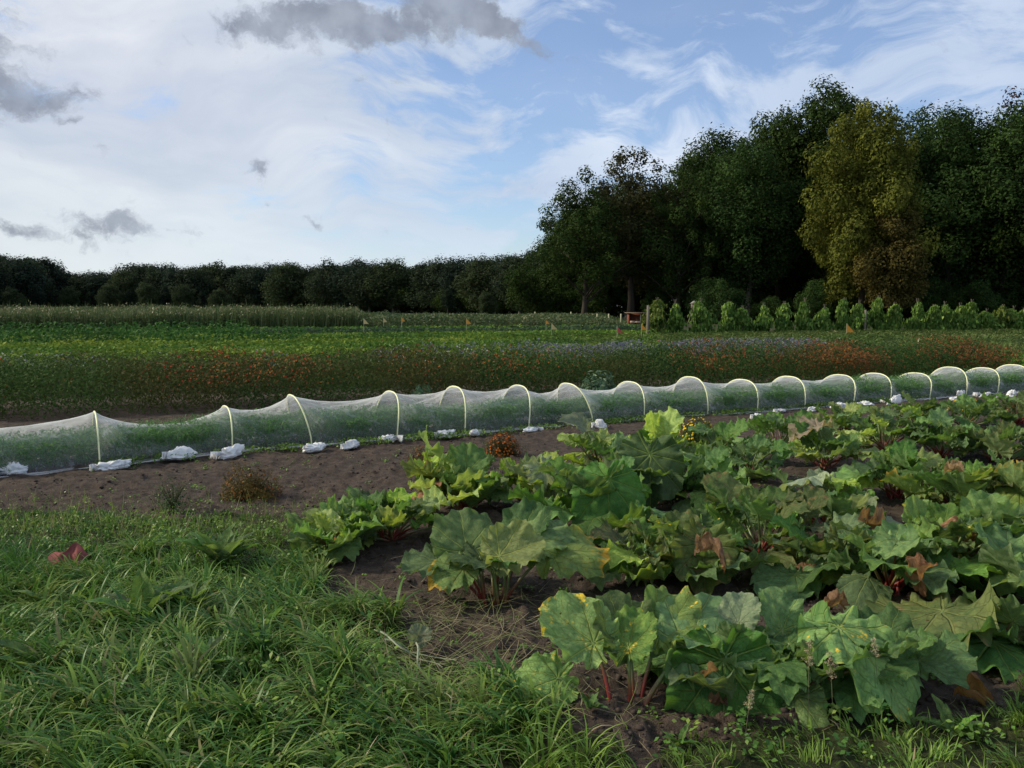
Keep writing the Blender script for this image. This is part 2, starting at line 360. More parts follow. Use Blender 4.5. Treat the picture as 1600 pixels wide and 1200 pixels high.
GM = grass_mat('grass_blades', [(0, (.045, .125, .028)), (.35, (.100, .205, .034)), (.65, (.22, .32, .055)), (.86, (.18, .22, .07)), (.93, (.30, .24, .12)), (1., (.40, .33, .20))])
def lawn():
    parts = []
    # dense base sward
    n = 90000
    y = 1.3+rng.random(n)**.75*6.0; x = (rng.random(n)*2-1)*(y*.68+.6)
    k = lawn_mask(x, y); x, y = x[k], y[k]
    # tufts: blades gather round tuft centres
    cell = .17
    cx = (np.floor(x/cell)+.5)*cell; cy = (np.floor(y/cell)+.5)*cell
    j1 = hash2(np.floor(x/cell), np.floor(y/cell), 5); j2 = hash2(np.floor(x/cell), np.floor(y/cell), 6); j3 = hash2(np.floor(x/cell), np.floor(y/cell), 7)
    cx = cx+(j1-.5)*cell; cy = cy+(j2-.5)*cell
    f = .30+.45*rng.random(len(x)); x = x*(1-f)+cx*f + rng.normal(size=len(x))*.012; y = y*(1-f)+cy*f + rng.normal(size=len(x))*.012
    flow = fbm(x*.7, y*.7, 40, 3)*8.0
    out = np.arctan2(y-cy, x-cx)
    u = np.cos(flow)*.75+np.cos(out)*.8; v = np.sin(flow)*.75+np.sin(out)*.8
    az0 = np.arctan2(v, u)+rng.normal(size=len(x))*.45
    fpx = 800+F*x/y
    edge = np.clip((6.3-y)/1.2, .35, 1)
    tall = .45+.9*fbm(x*1.3, y*1.3, 50, 3)*(.6+.8*j3)
    right = x > .35
    dens = fbm(x*2.1, y*2.1, 60, 3)
    L = (.07+.16*rng.random(len(x)))*tall*edge*np.where(right, .62, 1.25)
    flat = np.exp(-(((x+.33)/.5)**2+((y-3.9)/.62)**2))            # the trampled, half dried patch
    lean = .15+.5*rng.random(len(x))+flat*.9
    curve = .5+1.5*rng.random(len(x))+flat*.4
    W_ = .0045+.0075*rng.random(len(x))**1.5
    W_ *= np.where(right, .75, 1.0)*np.where(j3 > .7, 1.35, 1)
    t = -.02+.55*fbm(x*.9+3, y*.9, 70, 3)+.30*(rng.random(len(x))-.3)+.14*np.clip((x+1.6)/1.8, 0, 1)
    t += flat*.30*rng.random(len(x))
    dry = rng.random(len(x)) < (.03+.12*flat)
    t = np.where(dry, .86+.14*rng.random(len(x)), np.clip(t, 0, .80))
    keep = rng.random(len(x)) < (.45+.9*dens)*np.where(y > 5.4, .75, 1)
    P = np.stack([x, y, ground_z(x, y)-.005], -1)[keep]
    parts.append(blades(P, az0[keep], L[keep], W_[keep], lean[keep], curve[keep], t[keep]))
    # coarse, broad-bladed tufts
    nt = 1300; ty = 1.6+rng.random(nt)**.8*4.6; tx = -ty*(.75*rng.random(nt)**.9-.08)
    k = lawn_mask(tx, ty) & (np.exp(-(((tx+.33)/.5)**2+((ty-3.9)/.6)**2)) < .5) & (fbm(tx*1.1, ty*1.1, 140, 2) > .33)
    tx, ty = tx[k], ty[k]; nb = 26; q = np.repeat(np.arange(len(tx)), nb); m = len(q)
    a = rng.random(m)*6.28; rd = rng.random(m)*.045; P = np.stack([tx[q]+np.cos(a)*rd, ty[q]+np.sin(a)*rd], -1)
    P = np.column_stack([P, ground_z(P[:, 0], P[:, 1])-.005])
    fl = fbm(tx*.7, ty*.7, 40, 3)*8.0; az = np.arctan2(np.sin(a)+.8*np.sin(fl[q]), np.cos(a)+.8*np.cos(fl[q]))
    Lt = (.14+.16*rng.random(len(tx)))[q]*(.6+.5*rng.random(m)); tt = (.0+.9*rng.random(len(tx))**1.2)[q]+.16*rng.normal(size=m)
    dry = rng.random(m) < .04
    parts.append(blades(P, az, Lt, .009+.011*rng.random(m), .10+.45*rng.random(m), 1.0+1.3*rng.random(m), np.where(dry, .9, np.clip(tt, 0, .8)), 7))
    return parts
lp = lawn()
V, Fq, T = join(lp)
o = link('grass', mesh('grass', V, Fq, GM, tint=T)); tag(o, 'long arching green meadow grass in the left foreground and along the bottom edge', 'grass', kind='stuff')

def herbs():
    nc = 900; cy = 1.6+rng.random(nc)**.8*4.4; cx = (rng.random(nc)*2-1)*(cy*.62)
    k = lawn_mask(cx, cy) & (fbm(cx*1.6+5, cy*1.6, 150, 3) > .47); cx, cy = cx[k], cy[k]; nc = len(cx)
    m = nc*26; q = rng.integers(0, nc, m); h = (.04+.12*rng.random(nc))[q]*rng.random(m)**.5
    P = np.stack([cx[q]+rng.normal(size=m)*.045, cy[q]+rng.normal(size=m)*.045, h], -1); P[:, 2] += ground_z(P[:, 0], P[:, 1])
    sz = (.014+.022*rng.random(nc))[q]
    V, Fq, T = leafq(P, rand_unit(m)*.7+[0, 0, 1.], sz*(.7+.6*rng.random(m)), sz*.7, np.clip((.1+.5*rng.random(nc))[q]+.12*rng.normal(size=m), 0, .8))
    o = link('herbs', mesh('herbs', V, Fq, GM, tint=T)); tag(o, 'small-leaved clover and herbs growing between the grass tufts', 'herbs', kind='stuff')
herbs()
def straw():
    n = 1000
    x = -.30+rng.normal(size=n)*.50; y = 3.85+rng.normal(size=n)*.48
    az = rng.random(n)*6.28
    P = np.stack([x, y, ground_z(x, y)+.01+.07*rng.random(n)], -1)
    t = .8+.2*rng.random(n)
    V, Fq, T = blades(P, az, .10+.22*rng.random(n), .002+.0022*rng.random(n), 1.2+.5*rng.random(n), .3*rng.normal(size=n), t, 4)
    # scattered straws over bare soil
    n = 500; D = 3+rng.random(n)*3.2; x = D*(rng.random(n)*.75-.2)
    P = np.stack([x, D, ground_z(x, D)+.008], -1)
    b = blades(P, rng.random(n)*6.28, .05+.12*rng.random(n), .0016+.0014*rng.random(n), 1.35+.2*rng.random(n), .2*rng.normal(size=n), .84+.16*rng.random(n), 3)
    V, Fq, T = join([(V, Fq, T), b])
    o = link('cut_straw', mesh('cut_straw', V, Fq, GM, tint=T)); tag(o, 'pale dry cut grass lying in a tangle where the lawn meets the soil', 'dry grass', kind='stuff')
straw()

def edge_weeds():
    n = 5200
    D = 5.6+rng.random(n)*1.6; x = -6.2+rng.random(n)*5.2
    k = rng.random(n) < np.exp(-np.abs(D-6.15)/.35)*(.3+1.2*fbm(x*2, D*2, 80, 2)); x, D = x[k], D[k]; n = len(x)
    P = np.stack([x, D, ground_z(x, D)-.005], -1)
    t = np.where(rng.random(n) < .5, .8+.16*rng.random(n), .3+.4*rng.random(n))
    A = blades(P, rng.random(n)*6.28, .06+.14*rng.random(n), .003+.003*rng.random(n), .1+.4*rng.random(n), .5*rng.random(n), t, 3)
    # tiny leaves along them
    m = 5200; q = rng.integers(0, n, m)
    Q = P[q]+np.stack([rng.normal(size=m)*.03, rng.normal(size=m)*.03, rng.random(m)*.10], -1)
    Bq = leafq(Q, rand_unit(m)+[0, 0, .8], .016+.02*rng.random(m), .008+.008*rng.random(m), np.clip(t[q]*.8+.1*rng.random(m), 0, 1))
    # seedlings and low weeds on the open soil and along the foot of the netting
    m = 9000; c = rng.integers(0, 240, m)
    ang = R(29.5); s = rng.random(240)*16; side = rng.random(240)
    bx = -4.28+s*math.cos(ang)+.485*(-.06-.25*side**2*1.0)*-1*-1; by = 8.85+s*math.sin(ang)-.875*(.04+.30*side**2)
    Q = np.stack([bx[c]+rng.normal(size=m)*.07, by[c]+rng.normal(size=m)*.05, .01+rng.random(m)*.07], -1)
    C = leafq(Q, rand_unit(m)+[0, 0, 1.2], .02+.03*rng.random(m), .012+.014*rng.random(m), .25+.4*rng.random(m))
    m = 5000; c = rng.integers(0, 420, m)
    D0 = 3.2+rng.random(420)*7; x0 = D0*(rng.random(420)*1.1-.5)
    Q = np.stack([x0[c]+rng.normal(size=m)*.025, D0[c]+rng.normal(size=m)*.025, .0+rng.random(m)*.035], -1)
    Q[:, 2] += ground_z(Q[:, 0], Q[:, 1])
    E = leafq(Q, rand_unit(m)+[0, 0, 1.6], .014+.016*rng.random(m), .009+.01*rng.random(m), .25+.35*rng.random(m))
    V, Fq, T = join([A, Bq, C, E])
    o = link('low_weeds', mesh('low_weeds', V, Fq, GM, tint=T)); tag(o, 'small green and brown weeds sprouting from the bare soil', 'weeds', kind='stuff')
edge_weeds()

# ------------------------------------------------------------------ netting tunnel
HOOPS = [(-215, 772, -190, 668), (156, 730, 150, 643), (363, 706, 353, 635), (488, 697, 455, 617), (620, 686, 611, 612), (726, 679, 711, 604), (826, 669, 811, 602), (927, 664, 888, 599), (1006, 655, 986, 597), (1106, 649, 1080, 589), (1183, 644, 1161, 593), (1257, 638, 1233, 588), (1333, 632, 1314, 586), (1391, 627, 1369, 583), (1452, 623, 1432, 583), (1509, 619, 1487, 574), (1558, 615, 1538, 575), (1608, 611, 1584, 570), (1660, 607, 1636, 568)]
UD = np.array([math.cos(R(29.5)), math.sin(R(29.5)), 0]); ND = np.array([-UD[1], UD[0], 0])
W_T = .86
def tunnel():
    root = empty('netting_tunnel', G(726, 679))
    tag(root, 'long low row cover of white insect netting sagging between pale hoops over a vegetable bed', 'row cover')
    base = np.array(root.location)
    hp = []
    for bx, by, tx, ty in HOOPS:
        b = G(bx, by); c = b+ND*W_T*.5
        # height such that the crown of the hoop is seen at ty; lean along the row so that it is seen at tx
        best = None
        for lean in np.linspace(-.35, .35, 29):
            for z in np.linspace(.4, .75, 36):
                p = c+UD*lean+np.array([0, 0, z]); q = PX(p); e = (q[0]-tx)**2+(q[1]-ty)**2+lean*lean*60
                if best is None or e < best[0]: best = (e, lean, z)
        hp.append((b, c, best[1], best[2]))
    hm = plain_mat('hoop_plastic', (.88, .88, .50), (.80, .80, .46), .4, 6., .4)
    al = np.linspace(0, math.pi, 25)
    for b, c, lean, z in hp:
        e = .78
        lat = -np.sign(np.cos(al))*np.abs(np.cos(al))**e*W_T*.5; up = np.sin(al)**e*z
        P = c[None]+ND[None]*lat[:, None]+np.array([0, 0, 1.])[None]*up[:, None]+UD[None]*(lean*(up/z)**1.3)[:, None]-base
        P[0, 2] -= .05; P[-1, 2] -= .05
        Vt, Ft, _ = tubes([(P, np.full(25, .009))], 8)
        link('hoop', mesh('hoop', Vt, Ft, hm, smooth=True), root)
    # netting
    rows = []; seg = 22; na = 61
    a2 = np.linspace(0, math.pi, na)
    S = []
    for i in range(len(hp)-1):
        for k in range(seg): S.append((i, k/seg))
    S.append((len(hp)-2, 1.0))
    for i, f in S:
        b0, c0, l0, z0 = hp[i]; b1, c1, l1, z1 = hp[i+1]
        c = c0*(1-f)+c1*f; lean = l0*(1-f)+l1*f; span = np.linalg.norm(c1-c0)
        h01 = (i*7919 % 17)/17.
        sag = .30*min(1.4, span/1.05)*(.24+.20*h01) ; bl = 4*f*(1-f); bl = bl**.8
        z = (z0*(1-f)+z1*f) - sag*bl*1.05
        wd = W_T*(1-.10*bl)
        e = .78+.26*bl
        lat = -np.sign(np.cos(a2))*np.abs(np.cos(a2))**e*wd*.5; up = np.sin(a2)**e*z
        up = up-.035*bl*np.sin(2*a2)**2                 # slack between the hoops
        s_glob = i+f
        # wrinkles fanning out of the hoops
        wr = .022*np.sin(a2*7+s_glob*2.9+math.sin(i*2.1)*2)*bl + .014*np.sin(a2*17+s_glob*8.3)*np.clip(bl*1.5, 0, 1) + .008*np.sin(a2*31-s_glob*23)*np.clip(bl*2, 0, 1)
        lat = lat*(1+wr); up = np.maximum(up*(1+wr*.6), .0)
        P = c[None]+ND[None]*lat[:, None]+np.array([0, 0, 1.])[None]*up[:, None]+UD[None]*(lean*(up/max(z, .1))**1.3)[:, None]
        nr = vn(np.array([s_glob*3.1]), np.array([0.]), 5)[0]
        # skirt lying on the soil, front and back
        sk = .07+.10*nr
        fr = [P[0]-ND*sk*q+np.array([0, 0, .012+.014*math.sin(q*9+s_glob*14)*(1 if q > 0 else 0)]) for q in (1, .75, .5, .25)]
        bk = [P[-1]+ND*sk*q+np.array([0, 0, .012+.012*math.sin(q*8+s_glob*11)]) for q in (.25, .5, .75, 1)]
        P[0, 2] += .012; P[-1, 2] += .012
        rows.append(np.concatenate([fr, P, bk])-base)
    Rr = np.array(rows); nr_, nc_ = Rr.shape[:2]
    i = np.arange(nr_-1)[:, None]*nc_; j = np.arange(nc_-1)[None, :]
    Fq = np.stack([i+j, i+nc_+j, i+nc_+j+1, i+j+1], -1).reshape(-1, 4)
    m, N = newmat('insect_netting')
    lw = N.n('ShaderNodeLayerWeight', i={0: .5}).outputs['Facing']
    pos = N.n('ShaderNodeTexCoord').outputs['Object']
    nz = N.noise(pos, 4, 4, .6)
    st = N.n('ShaderNodeMapping', i={0: pos, 2: (0, 0, R(-29.5)), 3: (2, 14, 9)}).outputs[0]
    fold = N.noise(st, 1.5, 4, .6)
    ext = add(.155, mul(N.m('SUBTRACT', nz, .5), .05), mul(N.ss(fold, .54, .66), .14))
    fac = N.m('SUBTRACT', 1.0, N.m('POWER', N.m('SUBTRACT', 1.0, ext), N.m('DIVIDE', 1.0, N.m('MAXIMUM', N.m('SUBTRACT', 1.0, lw), .055))))
    fac = N.n('ShaderNodeClamp', i={0: fac, 1: .03, 2: .88}).outputs[0]
    d = N.n('ShaderNodeBsdfDiffuse', i={0: (.92, .92, .94, 1)}); t = N.n('ShaderNodeBsdfTranslucent', i={0: (.92, .92, .94, 1)})
    mx = N.n('ShaderNodeMixShader', i={0: .58, 1: d.outputs[0], 2: t.outputs[0]})
    tr = N.n('ShaderNodeBsdfTransparent')
    mm = N.n('ShaderNodeMixShader', i={0: fac, 1: tr.outputs[0], 2: mx.outputs[0]})
    N.n('ShaderNodeOutputMaterial', i={0: mm.outputs[0]})
    link('netting', mesh('netting', Rr.reshape(-1, 3), Fq, m, smooth=True), root)
    return hp
hp = tunnel()

def carrots():
    """feathery tops under the netting"""
    a, b = hp[0][0]-UD*.5, hp[-1][0]
    Ln = np.linalg.norm(b-a); n = 12000
    s = rng.random(n)*Ln; rowi = rng.integers(0, 5, n); l = .13+rowi*.14+rng.normal(size=n)*.03
    line = np.array([np.interp(s, [np.linalg.norm(h[0]-a) for h in hp], [h[0][k] for h in hp]) for k in range(3)]).T
    P = line+ND*l[:, None]; P[:, 2] = 0
    hgt = (.31+.15*fbm(s*1.3, l*2, 90, 3))*(.75+.4*rng.random(n)); hgt *= np.clip(1.12-np.abs(l-.41)*.9, .6, 1.1)
    parts = [blades(P, rng.random(n)*6.28, hgt*1.12, .003+.002*rng.random(n), .1+.35*rng.random(n), .4+.6*rng.random(n), .3+.3*rng.random(n), 4)]
    m = 170000; q = rng.integers(0, n, m); f = .15+.75*rng.random(m)**.7
    Q = P[q]+np.stack([rng.normal(size=m)*.035, rng.normal(size=m)*.035, hgt[q]*f], -1)
    parts.append(leafq(Q, rand_unit(m)+[0, 0, .5], .035+.04*rng.random(m), .006+.007*rng.random(m), np.clip(.15+.5*rng.random(m)+.3*(f-.5)+.25*(fbm(s[q]*2, l[q]*4, 3)-.5), 0, .8)))
    V, Fq, T = join(parts)
    mt = foliage_mat('carrot_green', (.07, .17, .06), (.20, .35, .12))
    o = link('carrot_foliage', mesh('carrot_foliage', V, Fq, mt, tint=T)); tag(o, 'feathery green carrot tops growing inside the netting tunnel', 'carrot tops', kind='stuff')
carrots()

# ------------------------------------------------------------------ white weight bags
def plastic_mat():
    m, N = newmat('white_bag_plastic')
    tc = N.n('ShaderNodeTexCoord').outputs['Object']; rnd = N.n('ShaderNodeObjectInfo').outputs['Random']
    w = mul(rnd, 37.)
    nz = N.noise(tc, 14, 5, .65, w=w); fine = N.noise(tc, 55, 3, .6, w=w)
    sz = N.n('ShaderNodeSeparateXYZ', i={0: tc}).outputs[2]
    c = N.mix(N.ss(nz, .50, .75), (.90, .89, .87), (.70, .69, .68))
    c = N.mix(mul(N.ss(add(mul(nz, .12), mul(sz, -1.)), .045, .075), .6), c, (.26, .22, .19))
    b = N.n('ShaderNodeBump', i={'Strength': .8, 'Distance': .02, 'Height': add(mul(nz, .7), mul(fine, .3))}).outputs[0]
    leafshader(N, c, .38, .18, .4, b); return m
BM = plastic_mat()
def bag_mesh(seed, sx, sy, sz, tail):
    r = np.random.default_rng(seed); nu, nv = 56, 36
    u = np.linspace(0, 2*math.pi, nu, endpoint=False); v = np.linspace(0, math.pi, nv)
    d = np.stack([np.sin(v)[:, None]*np.cos(u)[None], np.sin(v)[:, None]*np.sin(u)[None], np.repeat(np.cos(v)[:, None], nu, 1)], -1)
    rad = np.ones((nv, nu))
    for k in range(11):                       # creased facets
        ax = rand_unit(1, r)[0]; h = .50+.36*r.random(); dd = d@ax; rad = np.where(dd > h*.9, np.minimum(rad, h/np.maximum(dd, .2)), rad)
    W3 = rand_unit(3, r)*2
    dw = d+.35*np.sin(d@W3.T*2.3+r.random(3)*6)
    for k in range(9):
        ax = rand_unit(1, r)[0]; ph = (dw@ax)*r.uniform(2.5, 9)+r.random()*6; rad += r.uniform(.05, .15)*(1-np.abs(np.sin(ph)))**1.5*(1 if r.random() > .35 else -1)
    rad *= 1+.25*np.sin(2*np.arctan2(d[..., 1], d[..., 0])+r.random()*6)*np.abs(d[..., 0])
    P = d*rad[..., None]*np.array([sx, sy, sz])*.5
    P[..., 2] = np.where(P[..., 2] < 0, P[..., 2]*.45, P[..., 2])
    P[..., 2] += sz*.2
    # lopsided sag
    P[..., 0] += P[..., 2]*r.uniform(-.5, .5)
    V = P.reshape(-1, 3); i = np.arange(nv-1)[:, None]*nu; j = np.arange(nu)[None]; j2 = (j+1) % nu
    Fq = np.stack([i+j, i+nu+j, i+nu+j2, i+j2], -1).reshape(-1, 4)
    # tied neck, a flared fan of film
    tl = tail; k = 18; ang = np.linspace(-.9, .9, k)
    dirx = r.choice([-1, 1]); T0 = []
    for q, (dist, sp) in enumerate(((0, .9), (.3, .22), (.55, .5), (1, 1.15))):
        zz = sz*(.42+.10*q)+.018*np.sin(np.arange(k)*2.1+q)*(q)
        T0.append(np.stack([dirx*(sx*.33+tl*dist)*np.ones(k)+.01*np.cos(np.arange(k)*2.6), ang*sp*tl*.5, zz*.85-.006*q*q], -1))
    T0 = np.array(T0); off = len(V); V = np.concatenate([V, T0.reshape(-1, 3)])
    i = np.arange(3)[:, None]*k; j = np.arange(k-1)[None]
    Ft = np.stack([i+j, i+k+j, i+k+j+1, i+j+1], -1).reshape(-1, 4)+off
    return mesh('weight_bag', V, np.concatenate([Fq, Ft]), BM, smooth=True)
BAGS = [(20, 743, .28, .17, 'white plastic weight bag at the left edge of the picture holding down the netting'),
 (165, 737, .36, .15, 'wide white weight bag at the foot of the leftmost hoop'),
 (276, 720, .36, .19, 'white weight bag with flapping film between the two leftmost hoops'),
 (357, 717, .34, .17, 'white weight bag at the foot of the second hoop from the left'),
 (492, 706, .31, .13, 'flat white weight bag at the foot of the strongly leaning third hoop'),
 (548, 702, .28, .13, 'low white weight bag alone between the third and fourth hoops'),
 (603, 692, .26, .15, 'white weight bag just left of the foot of the fourth hoop from the left'),
 (696, 685, .29, .14, 'white weight bag just left of the foot of the fifth hoop'),
 (741, 683, .24, .13, 'white weight bag just right of the foot of the fifth hoop'),
 (828, 677, .27, .11, 'small flat white weight bag at the foot of the sixth hoop'),
 (898, 668, .25, .22, 'tall lumpy white weight bag above the pale upturned rhubarb leaf'),
 (941, 671, .25, .16, 'rounded white weight bag right of the foot of the seventh hoop'),
 (1024, 664, .22, .13, 'white weight bag half hidden behind the tall rhubarb leaves right of the eighth hoop'),
 (1187, 655, .20, .12, 'small white weight bag at the foot of the tenth hoop, above the bare soil'),
 (1222, 646, .28, .13, 'white weight bag between the tenth and eleventh hoops'),
 (1271, 644, .22, .10, 'little white weight bag just right of the eleventh hoop'),
 (1313, 640, .27, .16, 'pointed white weight bag left of the twelfth hoop'),
 (1357, 636, .38, .14, 'long white weight bag lying between the twelfth and thirteenth hoops'),
 (1396, 634, .26, .23, 'tall upright white weight bag at the foot of the thirteenth hoop'),
 (1494, 627, .34, .12, 'low white weight bag lying in front of the fifteenth hoop'),
 (1503, 622, .24, .24, 'peaked white weight bag leaning against the fifteenth hoop'),
 (1541, 623, .28, .20, 'round white weight bag by the foot of the sixteenth hoop'),
 (1564, 623, .20, .12, 'small white weight bag just right of the sixteenth hoop'),
 (1584, 621, .30, .20, 'last white weight bag at the right end of the visible row')]
for i, (px, py, w, h, lb) in enumerate(BAGS):
    p = G(px, py); p = p + np.array([.0, .0 if i == 0 else .06, 0])
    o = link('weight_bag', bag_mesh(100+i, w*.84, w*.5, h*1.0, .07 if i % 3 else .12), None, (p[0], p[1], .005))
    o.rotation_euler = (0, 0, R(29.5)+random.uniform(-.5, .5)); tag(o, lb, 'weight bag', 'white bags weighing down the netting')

# ------------------------------------------------------------------ rhubarb
def blade_mat(name, base, alt, vein, spots=None, spot_lo=.58, spot_hi=.64, edge=None, edge_amt=.0, rough=.55, transl=.30, back=None):
    m, N = newmat(name); mul_ = lambda a, b: N.m('MULTIPLY', a, b)
    uvn = N.n('ShaderNodeTexCoord').outputs['UV']; s = N.n('ShaderNodeSeparateXYZ', i={0: uvn})
    rnd = N.n('ShaderNodeObjectInfo').outputs['Random']; w = mul_(rnd, 53.)
    wob = N.m('MULTIPLY', N.m('SUBTRACT', N.noise(uvn, 3.5, 3, .5, w=w), .5), .10)
    x = s.outputs[0]; y = N.m('ADD', s.outputs[1], wob)
    th = N.m('ARCTAN2', y, x); rr = N.m('SQRT', N.m('ADD', mul_(x, x), mul_(y, y)))
    S = R(38)
    sec = mul_(N.m('ROUND', N.m('DIVIDE', th, S)), S); ph = N.m('SUBTRACT', th, sec)
    a = mul_(rr, N.m('COSINE', ph)); b = N.m('ABSOLUTE', mul_(rr, N.m('SINE', ph)))
    wid = N.m('SUBTRACT', .017, mul_(rr, .012))
    v1 = N.ss(N.m('DIVIDE', b, N.m('MAXIMUM', wid, .003)), 1.3, .45)
    ser = N.m('ABSOLUTE', N.m('SINE', mul_(N.m('SUBTRACT', a, mul_(b, .95)), 26.)))
    v2 = mul_(N.ss(ser, .16, .03), .6)
    net = N.n('ShaderNodeTexVoronoi', feature='DISTANCE_TO_EDGE', i={0: uvn, 'Scale': 22.}).outputs['Distance']
    v3 = mul_(N.ss(net, .06, .0), .18)
    ve = N.m('MAXIMUM', N.m('MAXIMUM', v1, v2), v3)
    nz = N.noise(uvn, 3.2, 4, .6, w=w); n2_ = N.noise(uvn, 9, 4, .65, w=w)
    col = N.mix(N.ss(nz, .35, .65), base, alt)
    fl = N.ss(N.noise(uvn, 30, 3, .6, w=w), .66, .72); col = N.mix(mul_(fl, .8), col, (.13, .085, .03))
    col = N.mix(mul_(N.ss(n2_, .42, .66), .5), col, tuple(c*1.45 for c in alt))
    # each leaf a little different
    hs = N.n('ShaderNodeHueSaturation', i={0: N.m('ADD', .487, mul_(N.m('FRACT', mul_(rnd, 7.3)), .026)), 1: N.m('ADD', .68, mul_(N.m('FRACT', mul_(rnd, 3.7)), .28)), 2: N.m('ADD', .58, mul_(rnd, .72)), 4: col}).outputs[0]
    col = hs
    if spots:
        sp = N.ss(N.noise(uvn, 4.6, 5, .6, w=N.m('ADD', w, 9.)), spot_lo, spot_hi); col = N.mix(sp, col, spots)
        holes = N.ss(N.noise(uvn, 13, 2, .5, w=N.m('ADD', w, 4.)), .70, .74); col = N.mix(holes, col, (.07, .035, .012))
    if edge:
        ee = N.ss(N.m('ADD', rr, mul_(N.m('SUBTRACT', n2_, .5), .9)), 1.02-edge_amt, 1.16-edge_amt); col = N.mix(ee, col, edge)
    col = N.mix(mul_(ve, .40), col, vein)
    bf = N.n('ShaderNodeNewGeometry').outputs['Backfacing']
    col2 = N.mix(bf, col, N.mix(.45, col, back or (.17, .24, .11)))
    hgt = N.m('ADD', N.m('SUBTRACT', mul_(nz, .25), mul_(N.m('MAXIMUM', v1, v2), .55)), mul_(n2_, .25))
    bmp = N.n('ShaderNodeBump', i={'Strength': .9, 'Distance': .025, 'Height': N.m('SUBTRACT', hgt, mul_(v3, .45))}).outputs[0]
    tc_ = N.mix(1., col, (1.5, 1.5, .7), 'MULTIPLY')
    leafshader(N, col2, rough+.08, transl, .16, bmp, tc_); return m
LM = {
 'green': blade_mat('leaf_green', (0.073, 0.176, 0.023), (0.145, 0.276, 0.032), (0.387, 0.479, 0.084)),
 'deep': blade_mat('leaf_deep_green', (0.049, 0.132, 0.026), (0.096, 0.203, 0.035), (0.289, 0.387, 0.084)),
 'blue': blade_mat('leaf_blue_green', (0.086, 0.184, 0.052), (0.157, 0.276, 0.067), (0.410, 0.498, 0.126)),
 'light': blade_mat('leaf_light_green', (0.206, 0.349, 0.030), (0.338, 0.460, 0.042), (0.579, 0.608, 0.101)),
 'spot': blade_mat('leaf_spotted', (0.096, 0.222, 0.038), (0.193, 0.314, 0.042), (0.434, 0.498, 0.084), spots=(1.014, 0.700, 0.076), spot_lo=.60, spot_hi=.66, edge=(0.724, 0.479, 0.050), edge_amt=.06),
 'yell': blade_mat('leaf_yellowing', (.10, .20, .030), (.19, .27, .035), (.30, .34, .09), spots=(.36, .30, .04), spot_lo=.57, spot_hi=.69, edge=(.55, .32, .035), edge_amt=.20),
 'blot': blade_mat('leaf_blotched', (.075, .135, .030), (.150, .190, .042), (.25, .27, .09), spots=(.23, .17, .075), spot_lo=.56, spot_hi=.66, edge=(.24, .17, .06), edge_amt=.05),
 'pale': blade_mat('leaf_pale', (.22, .30, .15), (.30, .36, .19), (.36, .42, .26)),
 'red': blade_mat('leaf_orange_red', (.20, .13, .04), (.32, .10, .04), (.35, .22, .08), spots=(.10, .15, .03), spot_lo=.52, spot_hi=.62),
 'wilt': blade_mat('leaf_wilted', (.26, .20, .12), (.36, .25, .16), (.36, .28, .2), spots=(.14, .17, .06), spot_lo=.56, spot_hi=.64, back=(.3, .25, .18)),
 'dead': blade_mat('leaf_dead', (.24, .095, .030), (.36, .17, .055), (.34, .19, .08), spots=(.10, .045, .02), spot_lo=.57, spot_hi=.66, rough=.7, back=(.35, .2, .1)),
}
def stalk_mat():
    m, N = newmat('rhubarb_stalk')
    a = N.n('ShaderNodeAttribute', attribute_name='tint').outputs['Fac']; rnd = N.n('ShaderNodeObjectInfo').outputs['Random']
    tc = N.n('ShaderNodeTexCoord').outputs['Object']; nz = N.noise(tc, 25, 3, .6)
    f = N.ss(N.m('ADD', a, N.m('ADD', N.m('MULTIPLY', rnd, .5), N.m('MULTIPLY', nz, .3))), .55, 1.15)
    c = N.mix(f, (.20, .028, .022), (.14, .20, .065))
    p = N.n('ShaderNodeBsdfPrincipled', i={'Base Color': c, 'Roughness': .38, 'Specular IOR Level': .4}); N.n('ShaderNodeOutputMaterial', i={0: p.outputs[0]}); return m
SM = stalk_mat()

